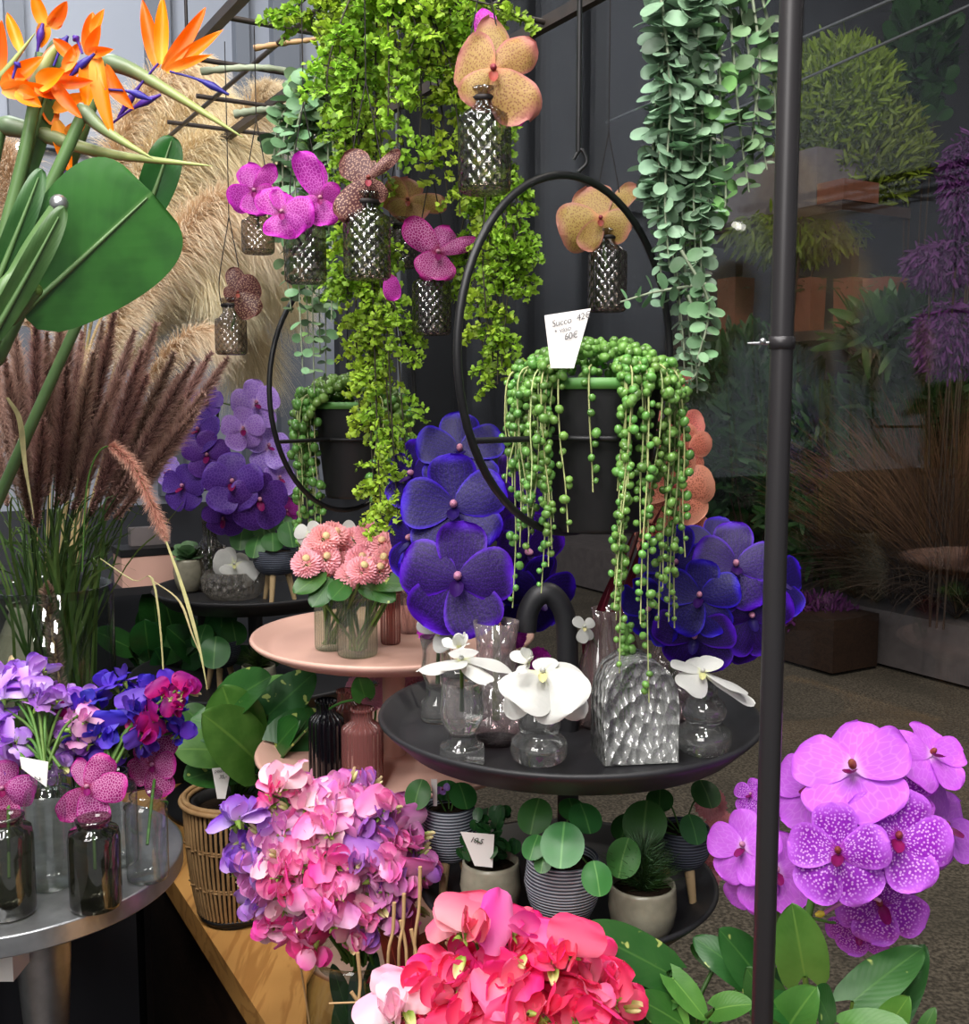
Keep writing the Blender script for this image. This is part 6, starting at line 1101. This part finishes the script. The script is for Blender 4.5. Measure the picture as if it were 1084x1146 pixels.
bush('reflected dark green shrub modelled outside beneath the terracotta planters', 845, 470, VO - .2, 74, 92, 2600, 'dkbush', THIN, .16); bush('reflected dark green shrub modelled outside behind the pole base', 925, 545, VO - .15, 66, 96, 2400, 'dkbush', THIN, .16); bush('reflected dark shrub modelled outside above the violet-blue spray', 790, 590, VO - .3, 60, 90, 1600, 'dkbush', OVAL, .12)
bush('reflected spiky dark plant modelled outside in front of the widest planter', 990, 372, VO - .38, 40, 20, 160, 'dkbush', THIN, .22, zs[0], 'plant', 'reflected_plant')
bush('reflected dark tangled shrub modelled outside behind the brown grasses', 1030, 480, VO + .2, 70, 120, 2400, 'dkbush', THIN, .18)
for px, py, rx, ry, lab in ((1078, 205, 22, 52, 'reflected purple tassel plant modelled outside, upper one at the picture edge'), (1058, 296, 42, 26, 'reflected violet tassel plant modelled outside, brightest one at the picture edge'), (1062, 378, 38, 40, 'reflected mauve tassel plant modelled outside above the brown grasses')):
    bush(lab, px, py, VO - .4, rx, ry, 1900, 'amaranth', THIN, .055, KB, 'plant', 'tassel_plant', True, 2)
bush('purple flowers outside in a low trough by the ledge', 915, 690, 4.72, 42, 20, 900, 'amaranth', THIN, .06, .2, 'plant', 'tassel_plant')
for px, py, L, lab in ((1000, 640, 1.45, 'reflected brown grass modelled outside behind the lilac orchid'), (1035, 640, 1.6, 'reflected brown grass modelled outside, between the other two'), (980, 650, 1.2, 'reflected brown arching grass modelled outside just behind the trough'), (1070, 640, 1.7, 'reflected brown grass modelled outside at the picture edge'), (955, 660, .9, 'reflected short brown grass modelled outside near the trough')):
    c = Q(px, 680, VO - .1); c[2] = KB; e = E('reflected_grass', lab, 'grass plant', c); m = MB(); hairs(m, smooth_path([c, c + [0, 0, .1]], 5), 1500, (L * .5, L * 1.1), (2, 40), .004, 5, .3); m.build('grass_blades', K['browngrass'], e)
    m = MB(); hairs(m, smooth_path([c, c + [0, 0, .1]], 5), 700, (L * .3, L * .7), (5, 55), .005, 5, .5); m.build('dead_blades', K['twigdark'], e)
for lab, a_, b_ in (('thin pale reflected rack rod modelled outside above the fern, upper one', (880, 50), (1010, -6)), ('thin pale reflected rack rod modelled outside above the fern, lower one', (950, 66), (1090, 4))):
    a1, b1 = Q(a_[0], a_[1], 4.6), Q(b_[0], b_[1], 4.2); d1 = b1 - a1; o = MB().tube(np.array([a1 - d1 * 3, a1, b1, b1 + d1 * 3]), .008, 6).build('overhead_wire', K['silver'], None, a1); tag(o, lab, 'wire')  # stands in for the rack rods mirrored in the pane
cz = Q(918, 735, 4.72); tag(fbox(cz @ UA, 4.72, .15, .5, .36, .30).build('stone_trough', K['darkwood'], None, W(cz @ UA, 4.72, 0), smooth=False), 'dark brown trough outside with purple flowers', 'trough')
# ================================================================== CAMERA, LIGHT
cd = bpy.data.cameras.new('camera'); cam = bpy.data.objects.new('camera', cd); COL.objects.link(cam); cam.location = tuple(CAM); cam.rotation_euler = (PI / 2 - TH, 0, 0)
cd.sensor_fit = 'VERTICAL'; cd.sensor_height = 24; cd.lens = 24 * F / 1146; cd.clip_start = .02; SC.camera = cam
def area(name, p, tgt, w, sx, sy, col=(1, .97, .94)):
    l = bpy.data.lights.new(name, 'AREA'); l.energy = w; l.shape = 'RECTANGLE'; l.size = sx; l.size_y = sy; l.color = col; o = bpy.data.objects.new(name, l); COL.objects.link(o); o.location = tuple(p)
    d = Vector(tgt) - Vector(p); o.rotation_euler = d.to_track_quat('-Z', 'Y').to_euler(); return o
for i, (x, y, w) in enumerate(((-.85, -.35, 7.0), (-.3, -.35, 8.8), (.25, -.35, 7.9), (-.85, .15, 7.9), (-.3, .15, 7.9), (.25, .15, 7.0), (-.85, .65, 7.9), (-.35, .65, 5.3), (.2, .6, 4.4))):
    area('ceiling_spot', (x, y, 2.72), (x * .5, 1.1 + y * .25, 1.05), w, .16, .16)
area('ceiling_light_back', tuple(W(1.75, .2, 2.78)), tuple(W(2.0, .45, 1.3)), 9, .4, .4, (.95, .97, 1))
area('shop_daylight_lamp', (-.7, -.9, 2.3), (0, 1.2, 1.1), 20, 1.0, .8, (1, .97, .94))  # soft fill added behind the camera to lift the display
area('street_lamp_light', tuple(W(1.6, 2.6, 4.6)), tuple(W(2.6, 5.2, .8)), 120, .5, .5, (1, .9, .78))  # fill added to brighten everything beyond the pane
wd_ = bpy.data.worlds.new('night'); SC.world = wd_; wd_.use_nodes = True; wd_.node_tree.nodes['Background'].inputs[0].default_value = (.6, .6, .62, 1); wd_.node_tree.nodes['Background'].inputs[1].default_value = .55  # grey ambient fill added to soften the shadows
SC.view_settings.view_transform = 'Standard'; SC.view_settings.look = 'None'; SC.view_settings.gamma = 1; SC.view_settings.use_curve_mapping = False; SC.view_settings.exposure = 0.0
SC.cycles.transparent_max_bounces = 24; SC.cycles.max_bounces = 10; SC.cycles.transmission_bounces = 8; SC.cycles.use_denoising = True; SC.cycles.sample_clamp_indirect = 4.0; SC.cycles.caustics_refractive = False; SC.cycles.caustics_reflective = False
